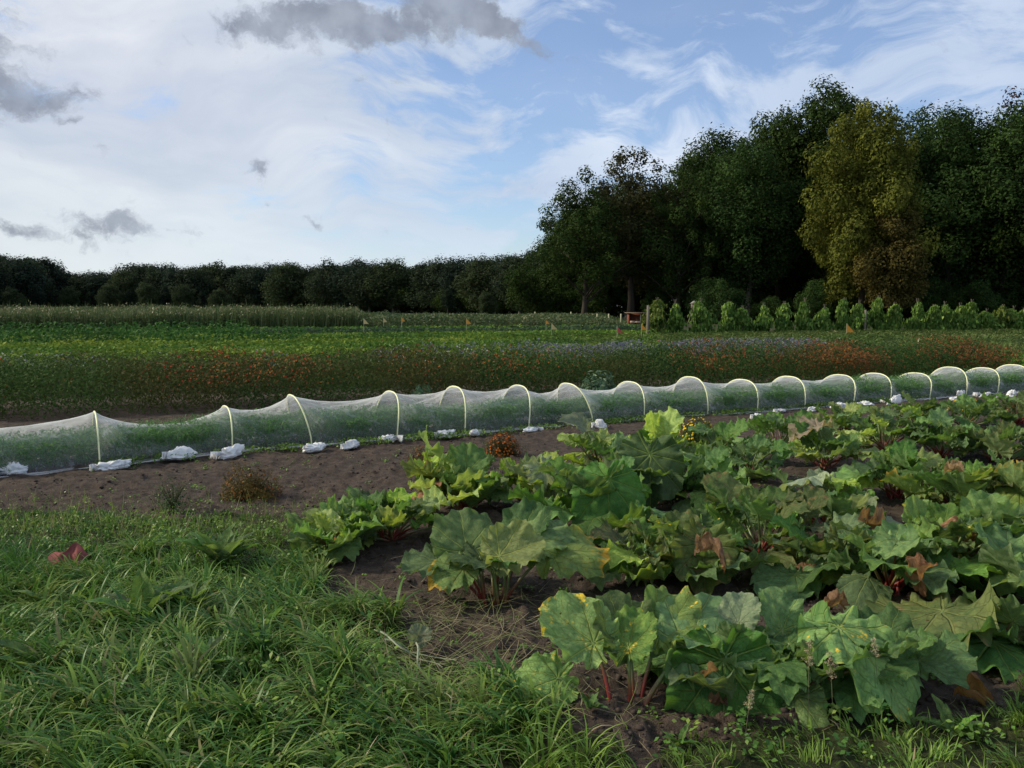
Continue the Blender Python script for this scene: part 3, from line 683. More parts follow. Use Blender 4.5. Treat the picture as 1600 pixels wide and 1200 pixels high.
def blade_mesh(seed, fold, cup, droop, ruf, crumple=0., twist=0., nose=1.0):
    r = np.random.default_rng(seed); nt, nr = 132, 20
    th = np.linspace(-math.pi, math.pi, nt, endpoint=False); rho = np.linspace(0, 1, nr)**.85
    base = .60+.26*np.cos(th)+.07*np.cos(2*th)+.03*np.cos(3*th)*nose
    sinus = np.exp(-((np.abs(th)-math.pi)/.26)**2); base = base*(1-.62*sinus)
    # shallow lobes at the ends of the main veins, plus an irregular scalloped margin
    lob = 1+.020*np.cos(th*2*math.pi/R(38))
    k1, k2 = r.integers(13, 18), r.integers(27, 36); p1, p2, p3 = r.random(3)*6.28
    marg = 1+.024*np.sin(k1*th+p1+1.5*np.sin(3*th+p3))+.020*np.sin(k2*th+p2)+.012*r.normal(size=nt)
    rad = base*lob*marg*(1+.06*np.sin(th+p3))
    XX = rho[:, None]*(rad*np.cos(th))[None]; YY = rho[:, None]*(rad*np.sin(th))[None]
    UVx, UVy = XX.copy(), YY.copy()
    rr = np.hypot(XX, YY)
    S = R(38); ph = th-np.round(th/S)*S
    pk = (np.abs(ph)/(S/2))[None]                              # 0 on a vein, 1 between veins
    z = .034*rho[:, None]*(np.sin(np.clip(pk, 0, 1)*math.pi/2)**1.3-.5)                           # blistered panels between sunken veins
    z += .105*(fbm(XX*5.5+seed, YY*5.5+3, seed, 3)-.45)*rho[:, None]**.4
    for q, (kf, am) in enumerate(((r.integers(3, 5), .55), (r.integers(8, 11), .80), (r.integers(16, 21), .50))):
        z += 1.25*ruf*am*(rho[:, None]**(2.2+.28*kf))*np.sin(kf*th+r.random()*6.28+.8*np.sin(2*th+p2))[None]
    z += fold*(np.sqrt(YY**2+.008)-.09)*(1-.3*rho[:, None]) + cup*rr**2
    z -= droop*np.clip(XX, 0, 2)**2*.9 + droop*.25*YY**2
    z += twist*XX*YY
    if crumple:
        for q in range(7):
            a = r.random()*6.28; fr = r.uniform(5, 14); z += crumple*.10*(1-2*np.abs(np.sin((XX*np.cos(a)+YY*np.sin(a))*fr*.5+r.random()*6)))
        z *= .38; ky, kx = r.uniform(2.6, 4.2), r.uniform(1.2, 2.4)
        YY, z = np.sin(YY*ky)/ky*(1+.2*np.sin(XX*9)), z+(1-np.cos(YY*ky))/ky*r.choice([-1, 1])
        XX, z = np.sin(XX*kx)/kx+.05*np.sin(YY*25), z-(1-np.cos(XX*kx))/kx
    # bend the blade over along its length so that droop keeps arc length roughly
    V = np.stack([XX, YY, z], -1).reshape(-1, 3); UV = np.stack([UVx, UVy], -1).reshape(-1, 2)
    i = np.arange(nr-1)[:, None]*nt; j = np.arange(nt)[None]; j2 = (j+1) % nt
    Fq = np.stack([i+j, i+nt+j, i+nt+j2, i+j2], -1).reshape(-1, 4)
    return V, Fq, UV
BV = {}
def get_blade(style, k, mat):
    key = (style, k, mat)
    if key in BV: return BV[key]
    r = np.random.default_rng(k*13+{'fan': 1, 'flat': 2, 'drop': 3, 'fold': 4, 'dead': 5, 'crisp': 6}[style]*1000)
    u = r.uniform
    pr = {'fan': (u(.0, .35), u(.10, .4), u(.05, .35), u(.07, .12), 0, u(-.3, .3)),
          'flat': (u(-.05, .12), u(-.15, .1), u(.15, .5), u(.06, .11), 0, u(-.3, .3)),
          'drop': (u(-.35, -.05), u(-.1, .1), u(.45, .85), u(.05, .09), 0, u(-.3, .3)),
          'fold': (u(.35, .65), u(0, .2), u(.2, .6), u(.06, .10), 0, u(-.5, .5)),
          'crisp': (u(.05, .3), u(.1, .4), u(.1, .5), u(.09, .12), 0, u(-.3, .3)),
          'dead': (u(.3, .9), u(.2, .9), u(.3, .9), u(.09, .15), 1.0, u(-.8, .8))}[style]
    V, Fq, UV = blade_mesh(k*31+7, *pr)
    me = mesh('leaf_'+style, V, Fq, LM[mat], smooth=True, uv=UV); BV[key] = me; return me
def frame(dirv, roll, up=(0, 0, 1)):
    x = unit(dirv); z = np.array(up, float); z = z-(z@x)*x
    z = unit(z) if np.linalg.norm(z) > 1e-3 else np.array([0, 1., 0]); y = np.cross(z, x)
    c, s = math.cos(roll), math.sin(roll); y2 = c*y+s*z; z2 = -s*y+c*z
    return Matrix(((x[0], y2[0], z2[0]), (x[1], y2[1], z2[1]), (x[2], y2[2], z2[2])))
def sph(az, el): return np.array([math.cos(el)*math.cos(az), math.cos(el)*math.sin(az), math.sin(el)])
def put_leaf(root, az, sel, sl, bel, baz, scale, roll, style, k, mat, foot=(0, 0), lab=None, part='leaf'):
    """azimuth/elevation of the stalk, its length, then pitch and azimuth of the blade (degrees)"""
    f = np.array([foot[0], foot[1], -.02]); d = sph(R(az), R(sel)); J = f+d*sl
    bd = sph(R(baz), R(bel))
    # curved stalk
    t = np.linspace(0, 1, 8)[:, None]; d0 = unit(d+np.array([0, 0, .55])); d1 = unit(d*.8+bd*.3)
    P = f*(1-t)**3+3*(f+d0*sl*.35)*t*(1-t)**2+3*(J-d1*sl*.3)*t**2*(1-t)+J*t**3
    ex = J+unit(bd)*scale*.05; P = np.concatenate([P, [ex]])
    rd = np.concatenate([np.linspace(.0125, .0065, 8), [.003]])*(.6+.9*scale)
    V, Fq, T = tubes([(P, rd)], 7)
    me = get_blade(style, k, mat)
    o = link(part, me, root, J); M = frame(bd, R(roll)); e = M.to_euler()
    o.rotation_euler = e; o.scale = (scale, scale*random.uniform(.92, 1.12), scale)
    if lab: o['label'] = lab
    if style != 'dead' or sl > .08:
        link('leaf_stalk', mesh('leaf_stalk', V, Fq, SM, tint=T, smooth=True), root)
    return o
def soil_at(p): return (p[0], p[1], float(ground_z(np.array([p[0]]), np.array([p[1]]))[0]))

def rhubarb(px, py, label, n=11, H=.30, S=.36, mats=('green', 'deep'), seed=0, spread=1.0, crisp=False):
    n = int(n*1.75); S *= .80
    if py > 1000: S *= .84; H *= .86; n = int(n*.72)
    g = G(px, py); root = empty('rhubarb_plant', soil_at(g))
    tag(root, label, 'rhubarb', 'rhubarb plants in the bed')
    r = random.Random(seed*77+3)
    a0 = r.random()*360
    for k in range(n):
        q = k/(n-1.0)                      # 0 outer/low .. 1 inner/upright
        az = a0+k*137.5+r.uniform(-14, 14)
        sel = 24+44*q+r.uniform(-8, 8); sl = (H*(.62+.55*r.random()))*(1.10-.15*q)*spread
        st = r.choices(['drop', 'flat', 'fan', 'fold'] if q < .5 else ['flat', 'fan', 'fan', 'fold'], [3, 4, 2, .6])[0]
        if r.random() < (.65 if crisp else .22): st = 'crisp'
        bel = {'drop': r.uniform(-20, 12), 'flat': r.uniform(-14, 22)+q*18, 'fan': r.uniform(15, 48)+q*12, 'fold': r.uniform(0, 40), 'crisp': r.uniform(10, 50)}[st]
        sc = S*(1.0-.30*q)*r.uniform(.75, 1.12)
        put_leaf(root, az, sel, sl, bel, az+r.uniform(-30, 30), sc, r.uniform(-22, 22), st, r.randrange(5), r.choice(mats), (r.uniform(-.05, .05), r.uniform(-.05, .05)))
    return root

# --- front plant with yellow-spotted leaves
A = empty('rhubarb_plant', soil_at(G(985, 1098)))
tag(A, 'small rhubarb nearest the camera, few yellow-blotched leaves on long bare stalks', 'rhubarb', 'rhubarb plants in the bed')
put_leaf(A, 176, 36, .20, -4, 205, .22, -38, 'flat', 1, 'spot', (-.14, .0), 'low leaf hanging to the left, yellowing')
put_leaf(A, 128, 66, .27, 28, 150, .27, -30, 'fan', 0, 'spot', (-.08, -.02), 'upright leaf with bright yellow spots')
put_leaf(A, 95, 80, .24, 30, 70, .22, -5, 'fan', 2, 'spot', (-.0, .0))
put_leaf(A, 100, 72, .24, 50, 120, .24, 0, 'fan', 3, 'green', (.02, .05))
put_leaf(A, 20, 50, .30, 22, 18, .42, 30, 'flat', 3, 'blue', (.06, .0), 'broad dark blue-green leaf spreading to the right')
put_leaf(A, 45, 64, .28, 26, 40, .26, 10, 'fan', 4, 'spot', (.05, .05))
put_leaf(A, 60, 30, .22, 0, 40, .30, 0, 'drop', 2, 'deep', (.05, .08))
# --- upright plant in the middle, red stalks
B = empty('rhubarb_plant', soil_at(G(772, 940)))
tag(B, 'rhubarb with bundled red stalks, one big upright leaf and a yellow-orange leaf', 'rhubarb', 'rhubarb plants in the bed')
put_leaf(B, 150, 66, .30, 44, 105, .33, -8, 'fan', 1, 'blue', (-.05, .03), 'largest upright leaf with pale veins')
put_leaf(B, 175, 42, .36, 4, 186, .25, -10, 'flat', 2, 'blue', (-.05, .0))
put_leaf(B, 200, 62, .26, -4, 205, .20, -24, 'flat', 0, 'yell', (-.05, -.02), 'yellowing leaf low at the front left')
put_leaf(B, -60, 78, .31, 18, 10, .27, 36, 'fan', 3, 'light', (.0, -.03), 'bright light green leaf facing forward')
put_leaf(B, 10, 48, .40, 6, 4, .34, 26, 'flat', 4, 'yell', (.05, .0), 'long leaf with yellow and orange edge reaching right')
put_leaf(B, 60, 60, .38, 30, 60, .31, 0, 'fan', 2, 'deep', (.04, .04))
put_leaf(B, 30, 64, .38, 30, 30, .30, 20, 'flat', 1, 'green', (.04, .02))
put_leaf(B, 100, 50, .30, 10, 110, .32, 0, 'drop', 1, 'deep', (.0, .06))
for k in range(7):
    put_leaf(B, 20+k*50, 78, .27, 30, 20+k*50, .15, 0, 'flat', k % 5, 'deep', (.06*math.cos(k*1.3), .05*math.sin(k*1.3)-.03))
sp_mats = ('green', 'green', 'light'); dk = ('green', 'deep', 'deep', 'blue'); mx = ('green', 'deep', 'spot', 'light', 'blot'); bl = ('blue', 'green', 'deep'); ol = ('green', 'blot', 'deep', 'spot')
RH = [
 (525, 868, 'leftmost rhubarb of the bed, crinkled bright green leaves, beside the grass', 15, .26, .27, ('green', 'light', 'green', 'deep'), True),
 (610, 845, 'dense green rhubarb between the leftmost one and the red-stalked one', 14, .28, .28, ('green', 'deep', 'light'), True),
 (725, 800, 'tall rhubarb with ruffled bright green crown and an orange-red outer leaf, behind the red-stalked one', 13, .36, .32, ('green', 'light', 'green'), True),
 (830, 790, 'rhubarb with blotched and limp greyish leaves, behind the yellow-orange leaf', 10, .36, .30, ('light', 'blot', 'green', 'pale'), False),
 (930, 830, 'large rhubarb with very dark broad hanging leaves, at the centre of the bed', 14, .44, .38, ('deep', 'deep', 'green'), False),
 (1010, 790, 'large dark rhubarb with pale-veined leaves, below the pair of upright pointed leaves', 13, .44, .38, ('deep', 'green'), False),
 (1030, 735, 'rhubarb with two upright bright leaves standing at the back edge of the bed', 13, .40, .34, ('light', 'green', 'green'), False),
 (940, 740, 'rhubarb at the back edge with one pale upturned leaf, below the seventh hoop', 11, .38, .33, ('green', 'deep', 'light'), False),
 (1010, 905, 'wide low rhubarb with curly olive leaves, right of the yellow-orange leaf', 15, .28, .28, ('green', 'blot', 'deep', 'light'), True),
 (1090, 905, 'curly rhubarb with a big brown-edged blotched leaf at the centre right', 14, .32, .28, ol, True),
 (1190, 870, 'rhubarb with large jagged green leaves leaning over bare soil, right of the brown-edged leaf', 13, .36, .34, ('green', 'deep', 'blot'), False),
 (1110, 790, 'dark bushy rhubarb behind the curly ones, above a pale leaf', 12, .36, .32, dk, False),
 (1170, 750, 'low dark rhubarb with thin fanned stalks left of the two slender pale stalks', 11, .32, .30, dk, False),
 (1120, 720, 'rhubarb at the back edge beside the yellow flowering marigold', 11, .34, .30, ('green', 'deep'), False),
 (1215, 700, 'grey-green rhubarb at the back, left of the wilted pink-brown leaf', 11, .36, .30, bl, True),
 (1290, 830, 'rhubarb with two slender pale stalks holding a limp leaf like a tent', 10, .34, .34, ('green', 'light', 'pale', 'deep'), False),
 (1290, 730, 'rhubarb behind the tent-like leaf with a wilted pink-brown leaf on its back', 12, .36, .31, ('green', 'deep', 'light'), False),
 (1400, 780, 'rhubarb with bright ribbed leaves rising in the right middle of the bed', 14, .38, .34, ('green', 'light', 'deep'), False),
 (1300, 905, 'sprawling rhubarb with grey holed leaves around the dead brown leaves', 12, .30, .34, ('blue', 'deep', 'blot'), False),
 (1390, 930, 'rhubarb with broad smooth leaves left of the curled orange leaf', 12, .34, .36, ('blue', 'deep', 'green'), False),
 (1480, 900, 'large rhubarb just right of the curled orange leaf', 13, .36, .36, ('green', 'deep', 'spot'), False),
 (1580, 900, 'large rhubarb at the right edge above the huge flat leaf', 13, .38, .38, ('deep', 'green', 'blue'), False),
 (1130, 1075, 'rhubarb in the front row just right of the spotted one, with a pale curled leaf', 9, .30, .34, ('deep', 'blue', 'deep'), False),
 (1235, 1085, 'front rhubarb with smooth blue-green leaves behind the grass seed heads', 12, .32, .36, ('blue', 'deep', 'blue', 'green'), False),
 (1350, 1070, 'front rhubarb with a yellow-blotched leaf above the thin flowering grass', 11, .30, .36, ('spot', 'deep', 'green'), False),
 (1560, 1010, 'rhubarb with one huge flat olive leaf lying over the soil at the right edge', 6, .24, .46, ('blot', 'deep', 'green'), False),
 (1500, 800, 'olive rhubarb with yellow outer leaves at the right', 13, .36, .33, ('green', 'blot', 'yell', 'deep'), True),
 (1600, 810, 'rhubarb at the right edge with yellow-brown leaves below', 12, .38, .34, ('green', 'yell', 'deep'), True),
 (1385, 705, 'rhubarb at the back edge of the bed left of a yellow flowering clump', 12, .38, .32, ('green', 'light', 'deep'), False),
 (1470, 715, 'rhubarb with curly grey-green leaves above the crumpled orange leaf', 12, .38, .32, ('green', 'blue', 'deep'), True),
 (1560, 720, 'rhubarb behind the yellow-leaved one at the right edge', 12, .38, .32, ('green', 'deep', 'blot'), True),
 (1320, 678, 'bright green rhubarb standing against the netting below the thirteenth hoop', 12, .38, .30, ('light', 'green', 'green'), False),
 (1430, 668, 'rhubarb in the last row below the fourteenth hoop', 12, .36, .30, ('green', 'deep', 'light'), False),
 (1510, 668, 'rhubarb in the last row below the sixteenth hoop', 12, .36, .30, ('green', 'deep'), False),
 (1590, 665, 'farthest rhubarb at the right edge next to the netting', 12, .36, .30, ('green', 'blot'), False),
 (1660, 720, 'rhubarb just cut by the right edge behind the others', 11, .38, .32, ('green', 'deep'), False),
 (1700, 850, 'rhubarb cut by the right edge in the middle of the bed', 11, .38, .36, ('green', 'deep'), False),
 (1690, 980, 'rhubarb cut by the right edge beside the huge flat leaf', 11, .34, .36, ('blue', 'deep'), False),
]
RP = [rhubarb(px, py, lb, n, H, S, mt, seed=i+1, crisp=cr) for i, (px, py, lb, n, H, S, mt, cr) in enumerate(RH)]
# individually recognisable leaves
put_leaf(RP[2], 200, 40, .38, -12, 205, .34, 20, 'drop', 3, 'red', lab='orange-red outer leaf')
put_leaf(RP[2], 80, 78, .30, 56, 90, .32, 0, 'fan', 1, 'green')
put_leaf(RP[2], 150, 66, .42, 30, 160, .36, 20, 'crisp', 1, 'light')
put_leaf(RP[2], 185, 50, .40, 10, 190, .28, 20, 'crisp', 1, 'blot', lab='brown blotched leaf')
put_leaf(RP[3], 300, 60, .42, -55, 330, .36, 10, 'drop', 1, 'pale', lab='limp grey leaf hanging down')
put_leaf(RP[7], 215, 66, .52, 38, 215, .30, -40, 'fold', 1, 'pale', lab='pale upturned leaf')
put_leaf(RP[4], 285, 62, .52, -58, 270, .44, 0, 'drop', 0, 'deep')
put_leaf(RP[5], 265, 62, .56, -60, 265, .46, 0, 'flat', 2, 'deep', lab='broad hanging leaf with pale veins')
put_leaf(RP[6], 120, 80, .42, 66, 130, .25, 0, 'fan', 2, 'light', lab='tall upright pointed leaf')
put_leaf(RP[6], 40, 78, .42, 60, 40, .27, 0, 'fan', 4, 'light')
put_leaf(RP[9], 265, 60, .34, -50, 265, .34, 0, 'crisp', 2, 'blot', lab='blotched leaf with a brown edge')
put_leaf(RP[15], 120, 70, .42, -5, 160, .40, 12, 'drop', 4, 'pale', lab='limp leaf draped over its stalk')
put_leaf(RP[15], 60, 66, .40, 10, 40, .26, 0, 'flat', 1, 'light')
put_leaf(RP[16], 100, 66, .46, -12, 190, .36, 0, 'fold', 2, 'wilt', lab='wilted pink-brown leaf')
put_leaf(RP[22], 40, 70, .30, 50, 60, .17, 0, 'fold', 3, 'pale', lab='pale curled leaf')
put_leaf(RP[22], 255, 52, .26, -58, 262, .42, 0, 'flat', 4, 'deep', lab='dark leaf hanging to the soil')
put_leaf(RP[24], 210, 60, .36, -14, 300, .40, 0, 'flat', 3, 'spot', lab='leaf with yellow-brown blotches')
put_leaf(RP[25], 160, 34, .30, -12, 215, .52, 14, 'flat', 2, 'blot', lab='huge flat olive leaf')
put_leaf(RP[25], 230, 30, .20, -10, 300, .46, 0, 'flat', 4, 'deep')
put_leaf(RP[26], 280, 46, .34, -40, 280, .34, 0, 'drop', 2, 'yell', lab='yellow hanging leaf')
put_leaf(RP[27], 230, 46, .34, -34, 240, .34, 0, 'drop', 4, 'yell', lab='yellow hanging leaf')
# dead curled leaves lying on top of the others
DEAD = [(1445, 885, .30, .18, 'crumpled bright orange dead leaf standing up among green leaves at the right'), (1360, 815, .34, .22, 'wrinkled tan dead leaf drooping at the centre right'),
        (1395, 830, .30, .14, 'small wrinkled tan dead leaf just right of a larger one'), (1495, 815, .34, .28, 'dark rusty dead leaf lying flat across green leaves'), (1497, 733, .40, .15, 'small pale orange dead leaf high among the leaves at the right'),
        (535, 860, .06, .20, 'rust brown dead leaf at the foot of the leftmost rhubarb'), (1310, 940, .16, .15, 'dark brown dead leaf in a shaded hollow'), (1100, 855, .30, .20, 'brown edged dry leaf on the curly rhubarb'),
        (1420, 870, .10, .2, 'brown dead leaf low in a gap between plants'), (1250, 880, .14, .30, 'long dry tan leaf lying on bare soil beside its stalk'), (1120, 985, .05, .2, 'brown rotten leaf on the soil behind the front plant'),
        (1090, 1055, .12, .18, 'rusty dead leaf in the shade between the two front plants'), (1510, 1080, .03, .17, 'dark purple-brown rotten leaf on the soil near the bottom right'), (1125, 1095, .05, .1, 'tiny pink-red dead leaf below the hanging dark leaf')]
for i, (px, py, z, s, lb) in enumerate(DEAD):
    g = G(px, py, z); o = link('dead_leaf', get_blade('dead', i % 7, 'dead'), None, g)
    o.rotation_euler = (random.uniform(-.6, .6), random.uniform(-.5, .5), random.uniform(0, 6.28)); o.scale = (s*.88,)*3
    tag(o, lb, 'dead leaf', 'dead rhubarb leaves')

# ------------------------------------------------------------------ broad-leaved weeds in the grass
def lance_mesh(seed, mat):
    r = np.random.default_rng(seed); k = 16; t = np.linspace(0, 1, k)
    w = .22*np.sin(np.pi*np.clip(t*.92+.06, 0, 1))**.7*(1-.35*t); c = np.linspace(-1, 1, 7)
    X = t[:, None]*np.ones(7)[None]; Yv = w[:, None]*c[None]*(1+.05*np.sin(t*31+seed))[:, None]
    Z = -.55*t[:, None]**2*r.uniform(.3, .9)+.10*np.abs(c)[None]*np.sin(np.pi*t)[:, None]+.025*np.sin(t*23+r.random()*6)[:, None]*np.abs(c)[None]
    V = np.stack([X, Yv, Z], -1).reshape(-1, 3); i = np.arange(k-1)[:, None]*7; j = np.arange(6)[None]
    Fq = np.stack([i+j, i+7+j, i+7+j+1, i+j+1], -1).reshape(-1, 4)
    return mesh('dock_leaf', V, Fq, mat, smooth=True, uv=np.stack([X.ravel(), Yv.ravel()], -1))
DL = [lance_mesh(s, LM[['green', 'deep', 'blue'][s % 3]]) for s in range(6)]
def dock(px, py, s, n, label, seed=0, name='dock_plant', el=(30, 74)):
    root = empty(name, soil_at(G(px, py))); tag(root, label, 'weed', 'broad-leaved weeds'); r = random.Random(seed)
    for k in range(n):
        o = link('leaf', r.choice(DL), root, (r.uniform(-.02, .02), r.uniform(-.02, .02), .01))
        az = k*137.5+r.uniform(-20, 20); M = frame(sph(R(az), R(r.uniform(*el))), R(r.uniform(-15, 15))); o.rotation_euler = M.to_euler(); o.scale = (s*1.12*r.uniform(.7, 1.15),)*3
dock(225, 985, .27, 12, 'large dock plant with upright lance-shaped leaves in the left of the grass', 1)
dock(300, 965, .20, 8, 'smaller dock plant with greyish leaves just right of the large one', 2)
dock(60, 1075, .22, 8, 'dock plant low in the grass at the left edge', 3)
dock(350, 895, .26, 22, 'bright green tuft of upright strap leaves at the back of the grass', 4, 'strap_leaf_tuft', (50, 80))
dock(90, 960, .20, 9, 'broad-leaved weed in the grass left of the large dock plant', 14)
dock(420, 1000, .17, 8, 'broad-leaved weed between the dock plants and the cut straw', 15)
dock(180, 1130, .17, 8, 'broad-leaved weed low in the grass below the large dock plant', 16)
dock(330, 1060, .15, 8, 'pale broad-leaved weed in the middle of the grass', 17)
dock(440, 1105, .14, 6, 'small round-leaved weed in the grass near the bottom centre left', 5)
dock(530, 1175, .14, 6, 'single small broad-leaved weed at the bottom edge', 6)
dock(120, 880, .16, 9, 'leafy green weed behind the red cloth scrap', 7)
dock(1060, 1165, .07, 6, 'tiny yellowish weed seedling on bare soil at the bottom', 8)
dock(1490, 1150, .12, 9, 'small leafy weed at the bottom right beside the rotten leaf', 9)
dock(925, 1118, .07, 7, 'tiny green weed at the foot of the spotted rhubarb', 10)

# seed-headed grass stems in front
WM = grass_mat('seed_head', [(0, (.12, .15, .06)), (.5, (.34, .28, .17)), (1, (.52, .43, .28))])
def seed_stem(px, py, h, label, seed, pan=.10):
    r = np.random.default_rng(seed); g = G(px, py); root = empty('grass_stem', soil_at(g)); tag(root, label, 'grass stem', 'flowering grass stems')
    t = np.linspace(0, 1, 9); lx = r.uniform(-.03, .03)
    P = np.stack([lx*t**2, .02*t**2, h*t], -1); V, Fq, T = tubes([(P, np.linspace(.0016, .0008, 9))], 5)
    link('stem', mesh('stem', V, Fq, WM, tint=T*0+.2), root)
    parts = []
    for k in range(12):
        z = h*(1-.015)-pan*k/12*1.1; c = np.array([lx*(z/h)**2, .02*(z/h)**2, z]); d = sph(k*2.4, R(35)); L = pan*(.08+.26*k/12)
        m = 16; s = r.random(m)**.6; Q = c+d*L*s[:, None]+r.normal(size=(m, 3))*.0035
        parts.append(leafq(Q, rand_unit(m, r), .009, .0030, .6+.4*r.random(m), r))
    V, Fq, T = join(parts); link('seed_head', mesh('seed_head', V, Fq, WM, tint=T), root)
seed_stem(1262, 1140, .36, 'tallest pale flowering grass stem in front of the front rhubarb', 1)
seed_stem(1300, 1138, .29, 'pale grass seed head just right of the tallest one, slightly lower', 2)
seed_stem(1372, 1130, .36, 'thin grass stem with a faint seed head in front of the yellow-blotched leaf', 3, .07)
seed_stem(1165, 1160, .20, 'short pale grass seed head below the hanging dark leaf', 4, .07)

# wilted pale stalks lying at the edge of the lawn
def wilted():
    m = plain_mat('wilted_stalk', (.20, .25, .15), (.28, .30, .20), .6, 12.)
    for i, (pts, lb) in enumerate([([(585, 985), (625, 1010), (660, 1030), (690, 1045)], 'limp pale green cut stalk lying on the straw'), ([(650, 1005), (655, 1040), (680, 1075), (705, 1095)], 'pale bent cut stalk trailing towards the bottom'), ([(600, 1000), (640, 1018), (715, 1030)], 'thick wilted leaf rib lying across the cut grass')]):
        P = np.array([G(a, b, .06+.03*math.sin(k*2+i)) for k, (a, b) in enumerate(pts)]); tt = np.linspace(0, len(pts)-1, 14)
        Q = np.stack([np.interp(tt, range(len(pts)), P[:, c]) for c in range(3)], -1); Q += np.stack([.006*np.sin(tt*5), .006*np.cos(tt*4), .012*np.sin(tt*3)], -1)
        V, Fq, T = tubes([(Q-Q[0], .0052*np.linspace(1, .4, 14))], 6)
        o = link('wilted_stalk', mesh('wilted_stalk', V, Fq, m, smooth=True), None, Q[0]); tag(o, lb, 'cut stalk', 'wilted cut stalks')
    o = link('wilted_leaf', get_blade('fold', 2, 'pale'), None, G(652, 1000, .09)); o.scale = (.10,)*3; o.rotation_euler = (.5, -.7, 1.2); tag(o, 'small pale wilted leaf sticking up from the cut grass', 'wilted leaf')
wilted()

# red cloth scrap in the grass
def red_scrap():
    root = empty('cloth_scrap', G(110, 884, .05)); root.scale = (.85, .85, 1.1); tag(root, 'faded red cloth scrap crumpled in the grass at the left', 'cloth scrap')
    n = 34; u = np.linspace(-1, 1, n); A_, B_ = np.meshgrid(u, u, indexing='ij')
    rr = np.hypot(A_, B_); rim = np.clip(1-rr*.72, 0, 1)**.6
    Z = .095*rim*(1-.55*np.abs(B_*1.1-.25*A_-.05))+.018*(fbm(A_*2.3+4, B_*2.3, 77, 3)-.45)+.010*np.sin(A_*5+B_*2)
    Z += .030/(1+np.exp(-(B_-.05+.45*A_)*30))*rim
    V = np.stack([A_*.13+.02*np.sin(B_*5), B_*.09+.02*np.sin(A_*6), Z+.01], -1).reshape(-1, 3)
    i = np.arange(n-1)[:, None]*n; j = np.arange(n-1)[None]; Fq = np.stack([i+j, i+n+j, i+n+j+1, i+j+1], -1).reshape(-1, 4)
    m = plain_mat('faded_red_cloth', (.24, .070, .065), (.15, .045, .042), .8, 20., .15, .4)
    link('cloth', mesh('cloth', V, Fq, m, smooth=True), root)
red_scrap()

# ------------------------------------------------------------------ marigold and other flower clumps beside the bed
def clump(px, py, w, h, cols, flower, label, name, n=2600, nf=90, seed=0, fs=.022, lf=.035):
    r = np.random.default_rng(seed); root = empty(name, soil_at(G(px, py))); tag(root, label, 'flower clump' if nf else 'plant')
    d = rand_unit(n, r); d[:, 2] = np.abs(d[:, 2])*.85; q = r.random(n)**.55
    bump = 1.05+.65*(vn(d[:, 0]*3+seed, d[:, 1]*3+d[:, 2]*2, seed)-.5)*2
    P = d*np.array([w*.5, w*.4, h])*(q*bump)[:, None]
    f = leafq(P, d+rand_unit(n, r)*.7, lf*(.6+.8*r.random(n)), lf*.28*(.6+.8*r.random(n)), r.random(n), r)
    link('foliage', mesh('foliage', f[0], f[1], foliage_mat(name+'_leaf_'+str(seed), *cols), tint=f[2]), root)
    ln = []
    for k in range(14):
        a = k*2.4; e = np.array([math.cos(a)*w*.3, math.sin(a)*w*.25, h*.7]); t = np.linspace(0, 1, 5)[:, None]; ln.append((e*t, np.linspace(.005, .002, 5)))
    V, Fq, T = tubes(ln, 5); link('stems', mesh('stems', V, Fq, SMW, tint=T), root)
    if nf:
        d = rand_unit(nf, r); d[:, 2] = np.abs(d[:, 2]); P = d*np.array([w*.5, w*.4, h])*(.97+.08*r.random((nf, 1)))
        parts = [leafq(P+rand_unit(nf, r)*fs*.15, d+rand_unit(nf, r)*.35, fs, fs*.8, r.random(nf), r, bend=.05) for _ in range(4)]
        V, Fq, T = join(parts); tag(link('flowers', mesh('flowers', V, Fq, foliage_mat(name+'_petal_'+str(seed), *flower, transl=.2), tint=T), root), kind='stuff')
SMW = plain_mat('brown_stem', (.11, .08, .04), (.07, .08, .03), .8)
brown = ((.06, .065, .020), (.12, .085, .026), (.20, .11, .03)); grn = ((.025, .070, .022), (.065, .125, .03))
clump(393, 775, .52, .27, brown, ((.25, .09, .02), (.36, .14, .03)), 'dying brown-orange marigold on the soil left of the rhubarb', 'marigold', 4200, 70, 1, .018, .03)
clump(786, 712, .38, .25, ((.06, .055, .02), (.10, .07, .02)), ((.42, .10, .02), (.50, .17, .03)), 'rusty orange marigold behind the bed, below the sixth hoop', 'marigold', 3200, 170, 2, .024, .03)
clump(668, 735, .40, .22, brown, ((.3, .10, .02), (.36, .14, .03)), 'dying brown marigold just left of the ruffled tall rhubarb', 'marigold', 2800, 50, 3, .02, .03)
clump(1090, 690, .50, .30, ((.03, .07, .02), (.08, .12, .03)), ((.75, .50, .03), (.80, .62, .05)), 'yellow flowering marigold clump behind the bed', 'marigold', 3200, 170, 4, .026)
clump(1248, 672, .30, .20, grn, ((.75, .42, .03), (.8, .55, .05)), 'small yellow-orange marigold below the eleventh hoop', 'marigold', 1500, 40, 5, .03)
clump(1510, 642, .60, .22, grn, ((.75, .42, .03), (.8, .55, .05)), 'yellow-orange marigold near the netting below the sixteenth hoop', 'marigold', 2200, 90, 6, .035)
clump(1592, 640, .50, .20, brown, ((.5, .10, .02), (.55, .2, .03)), 'rusty marigold at the right edge by the netting', 'marigold', 1800, 70, 7, .03)
clump(938, 627, .72, .46, ((.06, .12, .07), (.13, .21, .12), (.24, .32, .20)), None, 'pale grey-green kale plant in front of the flower row, above the eighth hoop', 'kale_plant', 1800, 0, 8, lf=.12)
clump(655, 636, .50, .36, ((.05, .11, .06), (.10, .18, .10)), None, 'grey-green leafy plant before the flower row, above the fourth hoop', 'kale_plant', 1300, 0, 9, lf=.10)
